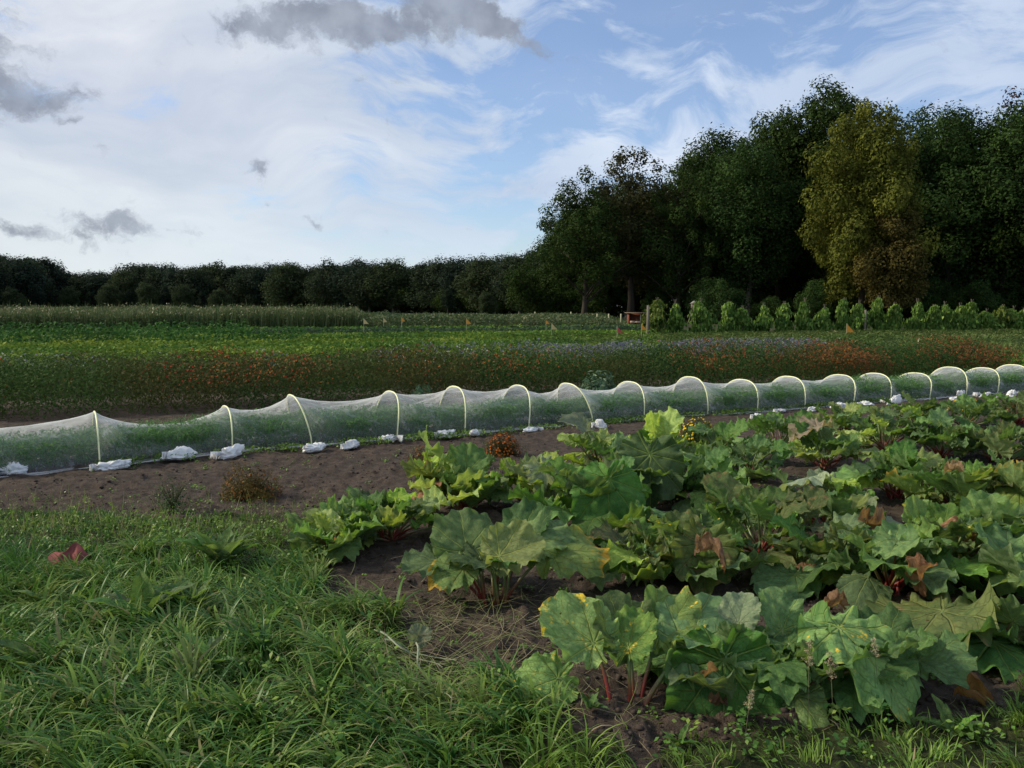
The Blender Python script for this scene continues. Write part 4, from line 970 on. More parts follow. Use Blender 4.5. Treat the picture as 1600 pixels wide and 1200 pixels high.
clump(270, 800, .32, .26, ((.03, .07, .025), (.07, .11, .04)), ((.30, .26, .10), (.35, .3, .15)), 'wispy green weed standing on the soil at the left', 'wispy_weed', 700, 30, 10, .01, .025)

# ------------------------------------------------------------------ field rows beyond
FD = np.array([math.cos(R(19.5)), math.sin(R(19.5))]); FN = np.array([-FD[1], FD[0]])
def row_points(n, s0, s1, c0, c1, h, shape=.5, seed=0, hvar=.35, hs=.5):
    """points in a hedge-like band: s along the row, c across"""
    r = np.random.default_rng(seed)
    s = s0+(s1-s0)*r.random(n); c = c0+(c1-c0)*r.random(n)
    mid = (c-(c0+c1)/2)/((c1-c0)/2); prof = np.sqrt(np.clip(1-np.abs(mid)**3, .05, 1))
    hh = h*prof*(1-hvar+2*hvar*fbm(s*hs, c*hs*2, seed+200, 3))
    z = hh*r.random(n)**shape
    P = np.stack([FD[0]*s+FN[0]*c, FD[1]*s+FN[1]*c, z], -1)
    nr = np.stack([FN[0]*mid, FN[1]*mid, z/h*1.2], -1)+rand_unit(n, r)*.8
    return P, nr, s, c, hh, r
def band(name, label, cat, n, s0, s1, c0, c1, h, L, Wd, mat, seed, flowers=None, shape=.5, hvar=.35, hs=.5, tfn=None):
    P, nr, s, c, hh, r = row_points(n, s0, s1, c0, c1, h, shape, seed, hvar, hs)
    t = np.clip(.15+.6*r.random(n)+.9*(fbm(s*.45, c*.8, seed+300, 3)-.45), 0, 1)
    if tfn is not None: t = tfn(t, s, c, r)
    V, Fq, T = leafq(P, nr, L*(.6+.8*r.random(n)), Wd*(.6+.8*r.random(n)), t, r)
    mats = [mat]; mi = np.zeros(len(Fq), int)
    if flowers:
        for (fm, nf, fs, sa, sb, top, thr) in flowers:
            sf = sa+(sb-sa)*r.random(nf); k = fbm(sf*.8, sf*0, seed+410, 3)+.22*(r.random(nf)-.5) > thr+.04; sf = sf[k]; m = len(sf)
            cf = c0+(c1-c0)*(.10+.8*r.random(m)**1.6); mid = (cf-(c0+c1)/2)/((c1-c0)/2); prof = np.sqrt(np.clip(1-np.abs(mid)**3, .05, 1))
            hf = h*prof*(1-hvar+2*hvar*fbm(sf*hs, cf*hs*2, seed+200, 3)); zf = hf*(top+(1.05-top)*r.random(m)**.7)
            Q = np.stack([FD[0]*sf+FN[0]*cf, FD[1]*sf+FN[1]*cf, zf], -1); Q[:, 1] -= .05
            for _ in range(2):
                v, f, tt = leafq(Q+rand_unit(m, r)*.01, rand_unit(m, r)*.6+[0, -.7, .7], fs, fs*.8, r.random(m), r, bend=.05)
                Fq = np.concatenate([Fq, f+len(V)]); V = np.concatenate([V, v]); T = np.concatenate([T, tt])
                mi = np.concatenate([mi, np.full(len(f), len(mats))])
            mats.append(fm)
    o = link(name, mesh(name, V, Fq, mats, tint=T, mi=mi)); tag(o, label, cat, kind='stuff'); return o
red = foliage_mat('petal_red', (.36, .035, .022), (.42, .07, .025)); org = foliage_mat('petal_orange', (.34, .10, .03), (.42, .17, .04))
rust = foliage_mat('petal_rust', (.17, .065, .026), (.24, .10, .04))
blu = foliage_mat('petal_blue', (.14, .14, .19), (.22, .22, .27)); whi = foliage_mat('petal_white', (.40, .42, .36), (.50, .48, .36)); yel = foliage_mat('petal_yellow', (.45, .40, .08), (.55, .45, .12))
# s coordinate along FD: x=px left is negative
flm = foliage_mat('flower_row_leaf', (.024, .056, .015), (.062, .118, .026), (.13, .17, .045), patch=(.085, .075, .022), pscale=.45)
band('marigold_row', 'long hedge of red and orange flowering marigolds beyond the netting tunnel', 'flower row', 130000, -14, 17.2, 14.0, 16.0, .92, .060, .022, flm, 1, shape=.6, hvar=.34, hs=1.1,
     flowers=[(red, 750, .034, -8, 4.5, .45, .50), (red, 300, .034, -14, 0, .5, .46), (org, 1500, .032, 0, 17, .5, .42), (org, 500, .034, 9, 17, .6, .44), (rust, 5200, .036, 9, 17.2, .25, .34), (rust, 2500, .036, 12.5, 17.2, .3, .2), (org, 450, .034, 12.5, 17.2, .5, .25), (rust, 3000, .034, -14, 9, .25, .38), (org, 700, .030, -14, 14, .4, .40), (rust, 1500, .032, -14, 10, .5, .42)])
bgm = foliage_mat('blue_row_leaf', (.030, .060, .025), (.070, .105, .045), (.12, .15, .07))
band('blue_flower_row', 'strip of hazy blue phacelia flowers behind the red and orange row', 'flower row', 70000, -22, 17.5, 17.4, 18.8, .80, .07, .018, bgm, 2, shape=.7, hvar=.35, hs=.9,
     flowers=[(blu, 2600, .038, -3, 14.5, .78, .44), (blu, 3400, .036, 6, 14.8, .85, .32), (blu, 800, .050, -20, 0, .8, .5), (whi, 900, .035, -18, 17, .7, .42), (yel, 250, .06, -18, -6, .8, .5)])
g1 = foliage_mat('row_leaf_bright', (.045, .115, .020), (.12, .215, .032), (.27, .34, .06), patch=(.05, .11, .03), pscale=.25)
g2 = foliage_mat('row_leaf_mid', (.024, .075, .018), (.060, .145, .030), (.13, .23, .05), patch=(.03, .07, .02), pscale=.25)
g3 = foliage_mat('row_leaf_yellow', (.075, .15, .022), (.20, .275, .038), (.46, .46, .09), patch=(.07, .14, .025), pscale=.35)
g4 = foliage_mat('row_leaf_grey', (.04, .075, .04), (.075, .12, .055))
ROWS = [(19.9, 22.0, .46, -26, 0, g1, 'light green celery row directly behind the blue flowers'), (22.7, 24.9, .40, -10, 0, g3, 'nearest yellow-green lettuce bed, centre of the field'),
        (22.7, 24.9, .46, -30, -10.2, g1, 'bright green bed at the left just behind the celery row'), (25.6, 28.2, .44, -9, 0, g3, 'second yellow-green lettuce bed, centre of the field'),
        (25.6, 28.2, .52, -36, -9.2, g2, 'dark green bed at the left in the near half of the field'), (29.0, 32.0, .42, -38, 0, g1, 'bright green low bed across the middle of the field'),
        (33.0, 36.0, .42, -44, 0, g3, 'yellow-green low bed before the dark hedge-like row'), (37.2, 39.6, .80, -50, 4, g2, 'dark green hedge-like crop row at the left middle of the field'),
        (37.2, 39.6, .5, 4.2, 0, g1, 'bright green crop right of the dark hedge-like row'), (40.8, 46, .38, -54, 0, g3, 'pale yellow-green bed behind the dark hedge-like row'),
        (47.6, 50.6, .85, -62, 2, g2, 'second dark green crop row, farther back at the left'), (47.6, 50.6, .5, 2.2, 0, g4, 'grey-green cabbage bed far back at the centre'), (52, 58, .42, -70, 0, g1, 'last light green bed before the tall weeds')]
for i, (c0, c1, h, s0, s1, m, lb) in enumerate(ROWS):
    s1 = s1 or .53*c0+1.5; Ls = .075+.0028*(c0-20); n = int((s1-s0)*(c1-c0)/(Ls*Ls)*1.15)
    band('vegetable_row', lb, 'vegetable row', n, s0, s1, c0, c1, h, Ls*1.5, Ls*.7, m, 20+i, shape=.45, hvar=.42, hs=1.0)
# low cover between and around
lowm = foliage_mat('ground_cover_leaf', (.055, .095, .026), (.13, .17, .05), (.28, .25, .13), patch=(.075, .14, .03), pscale=.2)
band('meadow_grass', 'rough grass on the path between the flower rows and the bean row at the right', 'grass', 60000, 13, 52, 15.5, 44, .42, .26, .05, lowm, 40, shape=.8, hvar=.5, hs=.35)
band('field_grass', 'low green cover between the vegetable beds', 'ground cover', 42000, -70, 30, 20, 70, .22, .3, .10, g2, 41, shape=1, hvar=.4, hs=.4)
band('right_green_bed', 'low bright green leafy bed right of the flower row', 'vegetable row', 14000, 17.8, 30, 14.5, 17.5, .45, .10, .05, g1, 43, shape=.5)

# tall weeds at the far left, stalks and leaves
def tall_weeds():
    r = np.random.default_rng(70)
    m1 = grass_mat('tall_weed_leaf', [(0, (.035, .070, .024)), (.5, (.09, .125, .045)), (.8, (.17, .185, .085)), (1, (.32, .26, .16))])
    n = 26000; px = -160+r.random(n)*(560+160)+r.random(n)**3*130; D = 58+r.random(n)*16
    k = (px < 560) | (D > 66); px, D = px[k], D[k]; n = len(px)
    P = np.stack([(px-800)/F*D, D, np.zeros(n)], -1)
    h = (1.15+1.0*fbm(P[:, 0]*.35, P[:, 1]*.3, 12, 3))*(.70+.36*r.random(n)+.25*r.random(n)**12)*np.clip((660-px)/110, .35, 1)
    A = blades(P, r.random(n)*6.28, h, .05+.05*r.random(n), .02+.1*r.random(n), .25*r.random(n), .2+.5*r.random(n), 3, r)
    m = 70000; q = r.integers(0, n, m); f = r.random(m)**.8
    Q = P[q]+np.stack([r.normal(size=m)*.14, r.normal(size=m)*.14, h[q]*f*.97], -1)
    t = np.clip(.1+.4*r.random(m)+.7*f**4*(.4+.6*r.random(m))+.5*(fbm(P[q, 0]*.4, P[q, 1]*.4, 15, 3)-.45), 0, 1)
    B_ = leafq(Q, rand_unit(m, r)+[0, -.5, .3], .22, .08, t, r)
    V, Fq, T = join([A, B_]); o = link('tall_weeds', mesh('tall_weeds', V, Fq, m1, tint=T)); tag(o, 'tall seeding weeds and flower stalks along the far left of the field', 'tall weeds', kind='stuff')
    # lower scrubby growth from the centre to the shed
    n = 60000; px = 540+r.random(n)*460; D = 60+r.random(n)*30
    X = (px-800)/F*D; h = .45+1.1*fbm(X*.25, D*.2, 18, 3)
    h *= np.clip((1000-px)/60, .3, 1); z = h*r.random(n)**.7
    t = np.clip(.2+.5*r.random(n)+.9*(fbm(X*.3, D*.25, 19, 3)-.5), 0, 1)
    V, Fq, T = leafq(np.stack([X, D, z], -1), rand_unit(n, r)+[0, -.4, .6], .25, .10, t, r)
    o = link('scrub', mesh('scrub', V, Fq, m1, tint=T)); tag(o, 'low grey-green scrub in front of the far wood at the centre', 'scrub', kind='stuff')
tall_weeds()

# ------------------------------------------------------------------ bean row
wood = plain_mat('grey_wood', (.20, .17, .13), (.12, .10, .08), .85, 6., .15, .3, (1, 1, .1))
palew = plain_mat('pale_stake', (.42, .40, .26), (.34, .33, .22), .7, 6.)
beanm = foliage_mat('bean_leaf', (.045, .105, .024), (.14, .24, .045), (.32, .42, .10))
beany = foliage_mat('bean_leaf_yellow', (.05, .09, .02), (.12, .17, .035), (.30, .30, .06))
def bean_mesh(seed, h, w, mat):
    r = np.random.default_rng(seed); n = 2000
    z = r.random(n)**.9; a = r.random(n)*6.283; prof = w*(.54-.30*z)*(1-.6*z**8)*(.50+1.0*vn(z*5, z*0+a*.8, seed+50))
    rad = prof*(.6+.8*vn(a*1.6, z*7, seed))*r.random(n)**.3*np.where(r.random(n) < .14, 1.55, 1)
    P = np.stack([np.cos(a)*rad, np.sin(a)*rad, z*h], -1); P[:, 0] += .16*np.sin(z*4+seed*1.7)*w
    return leafq(P, np.stack([np.cos(a), np.sin(a), .3+0*a], -1)+rand_unit(n, r)*.9, .17, .13, np.clip(r.random(n)*.8+.2*z, 0, 1), r)
BEANS = [(1026, 471, 1), (1054, 474, 0), (1094, 472, 0), (1137, 476, 0), (1159, 482, 0), (1192, 478, 0), (1224, 476, 0), (1256, 471, 0), (1287, 480, 0), (1318, 471, 0), (1341, 474, 0), (1371, 468, 0), (1396, 477, 0), (1431, 472, 0), (1457, 480, 0), (1474, 476, 0), (1498, 478, 0), (1516, 473, 0), (1540, 486, 0), (1565, 480, 1), (1582, 482, 0), (1598, 485, 0), (1622, 478, 0), (1650, 480, 0)]
BM_ = [bean_mesh(s, 1, 1, beanm) for s in range(6)]; BY_ = bean_mesh(9, 1, 1, beany)
ordn = ['first', 'second', 'third', 'fourth', 'fifth', 'sixth', 'seventh', 'eighth', 'ninth', 'tenth', 'eleventh', 'twelfth', 'thirteenth', 'fourteenth', 'fifteenth', 'sixteenth', 'seventeenth', 'eighteenth', 'nineteenth', 'twentieth', 'twenty-first', 'twenty-second', 'twenty-third', 'twenty-fourth']
bme = [mesh('bean_foliage', v, f, beanm, tint=t) for v, f, t in BM_]; bmy = mesh('bean_foliage', BY_[0], BY_[1], beany, tint=BY_[2])
for i, (px, ty, yl) in enumerate(BEANS):
    by = 526-.008*(px-1020); g = G(px, by); D = g[1]; hh = CAM_H-(ty-480)*D/F
    root = empty('bean_plant', (g[0], g[1], 0)); extra = {0: 'yellowish', 8: 'narrow', 19: 'yellow-leaved'}.get(i, 'bushy' if i % 3 else 'slim')
    tag(root, f'{extra} climbing bean tower, {ordn[i]} from the left in the bean row', 'bean plant', 'climbing bean plants on poles')
    o = link('foliage', bmy if yl else bme[i % 6], root); o.scale = (.74+.34*random.random(), .85, hh*random.uniform(.94, 1.03)); o.rotation_euler = (0, 0, i*1.7)
    ln = [(np.array([(.30*math.cos(a), .30*math.sin(a), 0), (0, 0, hh*.95), (-.09*math.cos(a), -.09*math.sin(a), hh*1.12)]), np.array([.014, .012, .01])) for a in (0.3, 2.4, 4.5)]
    V, Fq, T = tubes(ln, 5); link('poles', mesh('poles', V, Fq, wood), root)

def post(px, by, ty, rad, mat, label, name='wooden_post', cat='post', group=None, lean=0.):
    g = G(px, by); h = CAM_H-(ty-480)*g[1]/F
    P = np.array([(0, 0, -.1), (lean*.5, 0, h*.5), (lean, 0, h)]); V, Fq, T = tubes([(P, np.array([rad*1.05, rad, rad*.92]))], 8)
    cap = np.arange(len(V)-8, len(V))[None]
    o = link(name, mesh(name, V, [Fq, cap], mat), None, (g[0], g[1], 0)); tag(o, label, cat, group)
post(1012, 531, 477, .075, wood, 'tall grey wooden post at the left end of the bean row')
post(1351, 524, 484, .075, wood, 'pale wooden post between two bean towers right of the big orange flag')
post(890, 533, 522, .06, palew, 'short pale stake behind the blue flowers at the centre')
for i, (px, by, ty) in enumerate([(933, 512, 490), (951, 512, 490), (970, 512, 490), (892, 510, 487), (836, 508, 487)]):
    post(px, by, ty, .06, palew, ['thin pale stake, leftmost of the three left of the red shed', 'thin pale stake, middle of the three left of the red shed', 'thin pale stake nearest the red shed', 'thin stake rising from the scrub at the centre right', 'very thin stake in the scrub near the picture centre'][i], 'garden_stake', 'stake', 'thin stakes in the field')
post(471, 605, 560, .012, palew, 'thin yellow-green cane standing in the red flower row at the left', 'garden_stake', 'stake', 'thin stakes in the field')
post(772, 596, 560, .010, palew, 'thin cane in the flower row above the fifth hoop', 'garden_stake', 'stake', 'thin stakes in the field')
post(1430, 556, 526, .014, palew, 'thin leaning cane in the rough grass at the right', 'garden_stake', 'stake', 'thin stakes in the field', lean=.12)

def flag(px, py, size, D, mat, label, lean=.1):
    """small triangular pennant on a cane"""
    z = CAM_H-(py-480)*D/F; x = (px-800)/F*D; root = empty('marker_flag', (x, D, 0)); tag(root, label, 'flag', 'small marker flags in the field')
    s = size/F*D
    V, Fq, T = tubes([(np.array([(0, 0, 0), (0, 0, z+s*.6)]), np.array([.012, .012]))], 6); link('cane', mesh('cane', V, Fq, palew), root)
    k = 6; u = np.linspace(0, 1, k); top = np.stack([u*s*1.0, .04*s*np.sin(u*5), s*(.55-1.05*u)], -1); bot = np.stack([u*s*.98, .04*s*np.sin(u*5)+.002, -s*.50+0*u], -1)
    Vf = np.concatenate([top, bot])+[0, -.015, z]; j = np.arange(k-1); Ff = np.stack([j, j+k, j+k+1, j+1], -1)
    me = mesh('pennant', np.concatenate([Vf, Vf+[0, .004, 0]]), np.concatenate([Ff, Ff[:, ::-1]+2*k]), mat); link('pennant', me, root)
fo = plain_mat('flag_orange', (.80, .33, .04), (.72, .28, .04), .7); fr_ = plain_mat('flag_red', (.55, .09, .09), (.5, .08, .08), .7); fy = plain_mat('flag_yellow', (.65, .50, .22), (.6, .45, .2), .7)
flag(1322, 513, 13, 44, fo, 'bright orange triangular flag in front of the bean row, largest of all')
flag(1002, 511, 9, 38, fo, 'orange triangular flag just left of the tall grey post')
flag(964, 515, 9, 36, fr_, 'red triangular flag below the stakes left of the shed')
flag(862, 510, 9, 40, fy, 'pale yellow flag in the scrub left of the red one')
flag(853, 503, 6, 48, fo, 'tiny orange flag just above the pale yellow one')
flag(729, 502, 8, 46, fo, 'orange flag near the middle of the far scrub')
flag(628, 499, 6, 52, fo, 'tiny orange flag in front of the far wood, left of centre')
flag(569, 502, 8, 46, fy, 'pale yellow flag at the right end of the tall weeds')
flag(600, 500, 6, 50, fy, 'tiny pale flag between the tall weeds and a tiny orange flag')

def box(b, x0, x1, y0, y1, z0, z1):
    V = np.array([(x, y, z) for z in (z0, z1) for y in (y0, y1) for x in (x0, x1)], float); F_ = np.array([(0, 2, 3, 1), (4, 5, 7, 6), (0, 1, 5, 4), (1, 3, 7, 5), (3, 2, 6, 7), (2, 0, 4, 6)]); b.append((V, F_, np.zeros(8)))
def boxes(name, bs, mat, parent):
    b = []; [box(b, *q) for q in bs]; V, Fq, T = join(b); return link(name, mesh(name, V, Fq, mat), parent)
def shed():
    D = 72.; x = (998-800)/F*D; root = empty('wooden_shed', (x, D, 0)); tag(root, 'small open-fronted reddish wooden shed with a flat roof, left of the tall grey post', 'shed')
    rw = plain_mat('red_wood', (.22, .075, .045), (.15, .05, .035), .8, 5., .15, .2, (1, 1, 12)); rf = plain_mat('roof_board', (.26, .19, .13), (.18, .13, .09), .8)
    z1 = CAM_H-(488-480)*D/F
    boxes('wall', [(-.95, -.87, -.5, .5, 0, z1-.06), (.87, .95, -.5, .5, 0, z1-.06), (-.87, .87, .44, .5, 0, z1-.06), (-.87, .87, -.5, -.45, 0, .22)], rw, root)
    boxes('roof', [(-1.15, 1.08, -.75, .62, z1-.058, z1+.0)], rf, root)
    boxes('post', [(.02, .10, -.52, -.45, .22, z1-.06)], palew, root); boxes('shelf', [(-.87, .87, -.44, .3, .34, .40)], palew, root)
    ln = plain_mat('pale_board', (.50, .34, .22), (.42, .28, .18), .7)
    boxes('counter', [(-.83, -.45, -.56, -.51, .30, .52), (-.40, .0, -.56, -.51, .32, .5), (.14, .80, -.56, -.51, .30, .5)], ln, root)
shed()
def high_box():
    D = 70.; x = (1083-800)/F*D; root = empty('nest_box', (x, D, 0)); tag(root, 'small grey wooden box with a pitched roof raised on leaning poles behind the bean row', 'nest box')
    z = CAM_H-(480-480)*D/F
    ln = [(np.array([(-.55, 0, 0), (-.12, 0, z-.1)]), np.array([.035, .03])), (np.array([(.5, .1, 0), (.12, 0, z-.1)]), np.array([.035, .03])), (np.array([(-.1, .5, 0), (0, .1, z-.1)]), np.array([.035, .03]))]
    V, Fq, T = tubes(ln, 6); link('poles', mesh('poles', V, Fq, wood), root)
    boxes('body', [(-.2, .2, -.2, .2, z-.1, z+.3)], wood, root)
    Vr = np.array([(-.28, -.28, z+.3), (.28, -.28, z+.3), (.28, .28, z+.3), (-.28, .28, z+.3), (0, -.28, z+.52), (0, .28, z+.52)])
    link('roof', mesh('roof', Vr, [np.array([(0, 1, 4), (2, 3, 5)]), np.array([(1, 2, 5, 4), (3, 0, 4, 5), (0, 3, 2, 1)])], plain_mat('weathered_board', (.30, .27, .24), (.22, .2, .18), .8)), root)
high_box()

# ------------------------------------------------------------------ trees
bark = plain_mat('bark', (.060, .050, .038), (.035, .030, .024), .9, 3., .1, .5, (1, 1, .2))
barkl = plain_mat('pale_bark', (.17, .15, .12), (.10, .09, .075), .9, 3., .1, .4, (1, 1, .2))
def crown_tree(seed, H, Rw, z0, nb, per, leaf, br=(1.2, 2.3), profile='round', gap=0., limbs=14, tr=.38):
    """crown of leaf clumps over a limb skeleton -> (crown arrays, trunk arrays)"""
    r = np.random.default_rng(seed); cz = (H+z0)/2; hz = (H-z0)/2
    C = []; tries = 0
    while len(C) < nb and tries < nb*40:
        tries += 1
        d = rand_unit(1, r)[0]; q = r.random()**(.38 if gap < .5 else .5)
        t = d[2]*q   # -1..1
        if profile == 'round': w = 1.
        elif profile == 'egg': w = 1.12-.32*t
        elif profile == 'cone': w = 1.05-.75*t
        else: w = 1.
        irr = 1+.22*math.sin(3*math.atan2(d[1], d[0])+seed)+.16*math.sin(5*math.atan2(d[1], d[0])+seed*2+t*3)
        p = np.array([d[0]*q*Rw*w*irr*.86, d[1]*q*Rw*w*irr*.86, cz+d[2]*q*hz*.90])
        rad = r.uniform(*br)*(1-.25*max(t, 0))
        if any(np.linalg.norm((p-c)) < (rad+rr_)*(.36+.22*gap) for c, rr_ in C): continue
        C.append((p, rad))
    parts = []
    for c, rad in C:
        n = int(per*(rad/br[1])**2*(.8+.4*r.random()))
        d = rand_unit(n, r); d[:, 2] = d[:, 2]*.95+.05; sub = 1+.35*(vn(d[:, 0]*2.7+c[0], d[:, 1]*2.7+d[:, 2]*2.7+c[2], seed)-.5)*2
        rr_ = rad*sub*(.35+.70*r.random(n)**.45)
        P = c+d*rr_[:, None]*np.array([.95, .95, 1.10])
        P += .22*rad*(np.stack([vn(P[:, 0]*1.6, P[:, 2]*1.6+k_, seed+k_) for k_ in range(3)], -1)-.5)
        ct = r.normal()*.13
        t = np.clip(.40+ct*1.3+.15*r.normal(size=n), 0, 1)
        parts.append(leafq(P, d+rand_unit(n, r)*.6+[0, 0, .35], leaf*(.6+.8*r.random(n)), leaf*.62*(.6+.8*r.random(n)), t, r, bend=.12))
    cr = join(parts)
    ln = []
    zt = z0+(H-z0)*.72; k = 7; t = np.linspace(0, 1, k)
    wob = np.cumsum(r.normal(size=(k, 2))*.14, 0); wob -= wob[0]
    T0 = np.stack([wob[:, 0], wob[:, 1], zt*t], -1); ln.append((T0, tr*(1-.82*t)*np.array([1.3]+[1]*(k-1))))
    idx = r.permutation(len(C))[:limbs]
    for q in idx:
        c, rad = C[q]; zb = max(z0*.75, min(zt*.95, c[2]-np.hypot(c[0], c[1])*.75)); b = np.array([np.interp(zb, T0[:, 2], T0[:, 0]), np.interp(zb, T0[:, 2], T0[:, 1]), zb])
        s = np.linspace(0, 1, 6)[:, None]; mid = (b+c)/2+np.array([0, 0, .4])+r.normal(size=3)*.35
        P = b*(1-s)**2+2*mid*s*(1-s)+c*s**2; r0 = tr*.38*(1-.6*zb/max(zt, .1))
        ln.append((P, np.linspace(max(r0, .05), .03, 6)))
        for _ in range(2):
            e = c+rand_unit(1, r)[0]*rad*.8; s5 = P[4]; u = np.linspace(0, 1, 4)[:, None]; ln.append((s5*(1-u)+e*u, np.linspace(.035, .012, 4)))
    tv, tf, tt = tubes(ln, 7)
    return cr, (tv, tf, tt)
def fmat(name, base, var=.5, warm=(1.2, 1.1, .8)):
    lo = tuple(c*(1-var*.5) for c in base); hi = tuple(c*(1+var*.7)*w for c, w in zip(base, warm)); return foliage_mat(name, lo, base, hi, rough=.75, transl=.26, spec=.05)
TM = {'dark': fmat('tree_dark_green', (.036, .062, .015)), 'mid': fmat('tree_mid_green', (.042, .078, .021)), 'olive': fmat('tree_olive_brown', (.060, .062, .024)),
      'yellow': fmat('tree_yellow_green', (.125, .140, .024), .6, (1.25, 1.12, .9)), 'copper': fmat('tree_copper', (.040, .020, .018)), 'rust': fmat('tree_rusty', (.095, .080, .022)),
      'far': fmat('far_tree_green', (.036, .052, .027)), 'far2': fmat('far_tree_blue_green', (.030, .048, .031)), 'far3': fmat('far_tree_light_green', (.050, .070, .030)), 'pine': fmat('far_conifer', (.018, .030, .018))}
def place_tree(name, px, ty, D, arr, mat, label, group, H0, wscale=1., rz=0., bk=None, z_base=0.):
    """scale a unit-built tree so that its top is seen at ty"""
    H0 = TOP[arr[0].name]; H = CAM_H+math.tan(math.atan((600-ty)/F)-PITCH)*D - z_base; s = H/H0
    root = empty(name, ((px-800)/F*D, D, z_base), rz); tag(root, label, 'tree', group)
    cm, tm = arr
    a = link('crown', cm, root); b = link('trunk', tm, root)
    for q in (a, b): q.scale = (s*wscale, s*wscale, s)
    return root
TOP = {}
def mk(seed, H, Rw, z0, nb, per, leaf, mat, bkm=None, **kw):
    (cv, cf, ct), (tv, tf, tt) = crown_tree(seed, H, Rw, z0, nb, per, leaf, **kw)
    cm = mesh('crown', cv, cf, TM[mat], tint=ct); TOP[cm.name] = float(np.sort(cv[:, 2])[-30])
    return cm, mesh('trunk', tv, tf, bkm or bark, smooth=True)
g_right = 'tall trees at the edge of the right wood'
T_open = mk(1, 20, 6.2, 3.0, 96, 437, .30, 'dark', gap=.9, br=(.8, 1.6), limbs=34, profile='egg')
T_oliv = mk(2, 20, 5.0, 3.0, 86, 437, .30, 'olive', gap=.7, br=(.8, 1.7), limbs=30)
T_a = mk(3, 23, 6.5, 2.5, 135, 627, .33, 'dark', br=(1.2, 2.3), profile='egg')
T_b = mk(4, 24, 7.0, 3.5, 140, 627, .33, 'mid', br=(1.2, 2.4), bkm=barkl)
T_c = mk(5, 27, 7.0, 4.5, 150, 608, .33, 'dark', br=(1.0, 2.2), gap=.45, limbs=26, bkm=barkl)
T_y = mk(6, 20, 5.3, .2, 135, 798, .30, 'yellow', br=(.9, 1.8), profile='egg')
T_y2 = mk(16, 14, 4.0, 1.0, 70, 570, .30, 'rust', br=(.9, 1.6))
T_d = mk(7, 24, 7.5, 3.0, 150, 627, .33, 'mid', br=(1.2, 2.5))
T_cop = mk(8, 24, 5.5, 3.0, 90, 494, .30, 'copper', br=(1.0, 2.0), gap=.5)
T_s = mk(9, 9, 4.6, .3, 70, 494, .27, 'mid', br=(.9, 1.6), limbs=6, tr=.14)
T_s2 = mk(19, 9, 4.6, .3, 70, 494, .27, 'dark', br=(.9, 1.6), limbs=6, tr=.14)
BIG = [
 (912, 262, 92, T_open, 20, 1.15, 'open-crowned dark tree at the left end of the right wood, sky showing between its branches'),
 (985, 228, 95, T_oliv, 20, 1.15, 'olive-brown tree thin enough to see its branches, second from the left of the tall trees'),
 (1060, 255, 92, T_open, 20, .9, 'dark tree with gaps between the olive-brown tree and the rounded one'),
 (1105, 200, 101, T_a, 23, .95, 'dark tree with a rounded top standing behind, right of the olive-brown tree'),
 (1165, 215, 92, T_b, 24, 1.0, 'mid green full tree in front of the highest one'),
 (1215, 165, 98, T_a, 23, .85, 'left shoulder tree beside the highest crown'),
 (1285, 126, 96, T_c, 27, 1.0, 'tallest dark tree of the wood, pale trunk visible at its foot'),
 (1420, 160, 100, T_d, 24, 1.0, 'dark green tree just behind the yellow-green one'),
 (1480, 158, 92, T_d, 24, 1.1, 'broad mid green tree right of the yellow-green one'),
 (1560, 160, 90, T_b, 24, 1.1, 'broad green tree near the right edge of the wood'),
 (1640, 165, 88, T_a, 23, 1.1, 'green tree cut by the right edge of the picture'),
 (1612, 128, 106, T_cop, 24, 1.0, 'dark copper-leaved tree rising behind at the right edge')]
for i, (px, ty, D, arr, H0, ws, lb) in enumerate(BIG): place_tree('broadleaf_tree', px, ty, D, arr, None, lb, g_right, H0, ws, i*1.3)
place_tree('chestnut_tree', 1344, 155, 82, T_y, None, 'yellow-green chestnut tree glowing among the dark trees', g_right, 20, .82, .7)
place_tree('chestnut_tree', 1390, 320, 79, T_y2, None, 'smaller rusty yellow tree under the right side of the yellow-green chestnut', g_right, 14, 1.0, 2.0)
# deeper ranks of the right wood
kinds = [(T_a, 23, 'dark'), (T_b, 24, 'mid green'), (T_d, 24, 'broad green')]
rr0 = random.Random(4)
for rank, (D, t0) in enumerate(((112, 30), (128, 60), (142, 110))):
    for i, px in enumerate(range(905+rank*20, 1720, 62)):
        a, H0, kd = kinds[(i+rank) % 3]
        sil = np.interp(px, [850, 905, 995, 1110, 1200, 1290, 1350, 1600], [380, 285, 240, 225, 190, 165, 190, 190])
        place_tree('broadleaf_tree', px+rr0.uniform(-10, 10), sil+t0+rr0.uniform(-6, 20), D, a, None, f'{kd} tree deep in the right wood, mostly hidden behind the front trees', 'trees deep in the right wood', H0, 1.05, rr0.random()*6)
for i, px in enumerate(range(1180, 1720, 45)):
    q = place_tree('woodland_bush', px, rr0.uniform(395, 430), 118, T_s2, None, 'dark undergrowth bush deep inside the right wood, in the gap between trunks', 'undergrowth in the right wood', 9, 1.5, rr0.random()*6); q['category'] = 'bush'
# bushy wood edge
sl = ['dark wood-edge bush', 'mid green wood-edge bush', 'low spreading wood-edge bush', 'tall wood-edge bush']
for i, px in enumerate(range(840, 1700, 40)):
    D = rr0.uniform(84, 96) if px > 1000 else rr0.uniform(100, 120); ty = rr0.uniform(372, 440) if i % 2 else rr0.uniform(400, 455)
    if 1470 < px < 1600: ty += 25
    if 1190 < px < 1260: ty = 462
    lm = 'left of the shed' if px < 980 else 'behind the left part of the bean row' if px < 1200 else 'behind the middle of the bean row' if px < 1420 else 'behind the right part of the bean row'
    place_tree('wood_edge_bush', px, ty, D, T_s if i % 2 else T_s2, None, f'{sl[i % 4]} {lm}', 'bushes at the foot of the wood', 9, 1.15, rr0.random()*6)['category'] = 'bush'
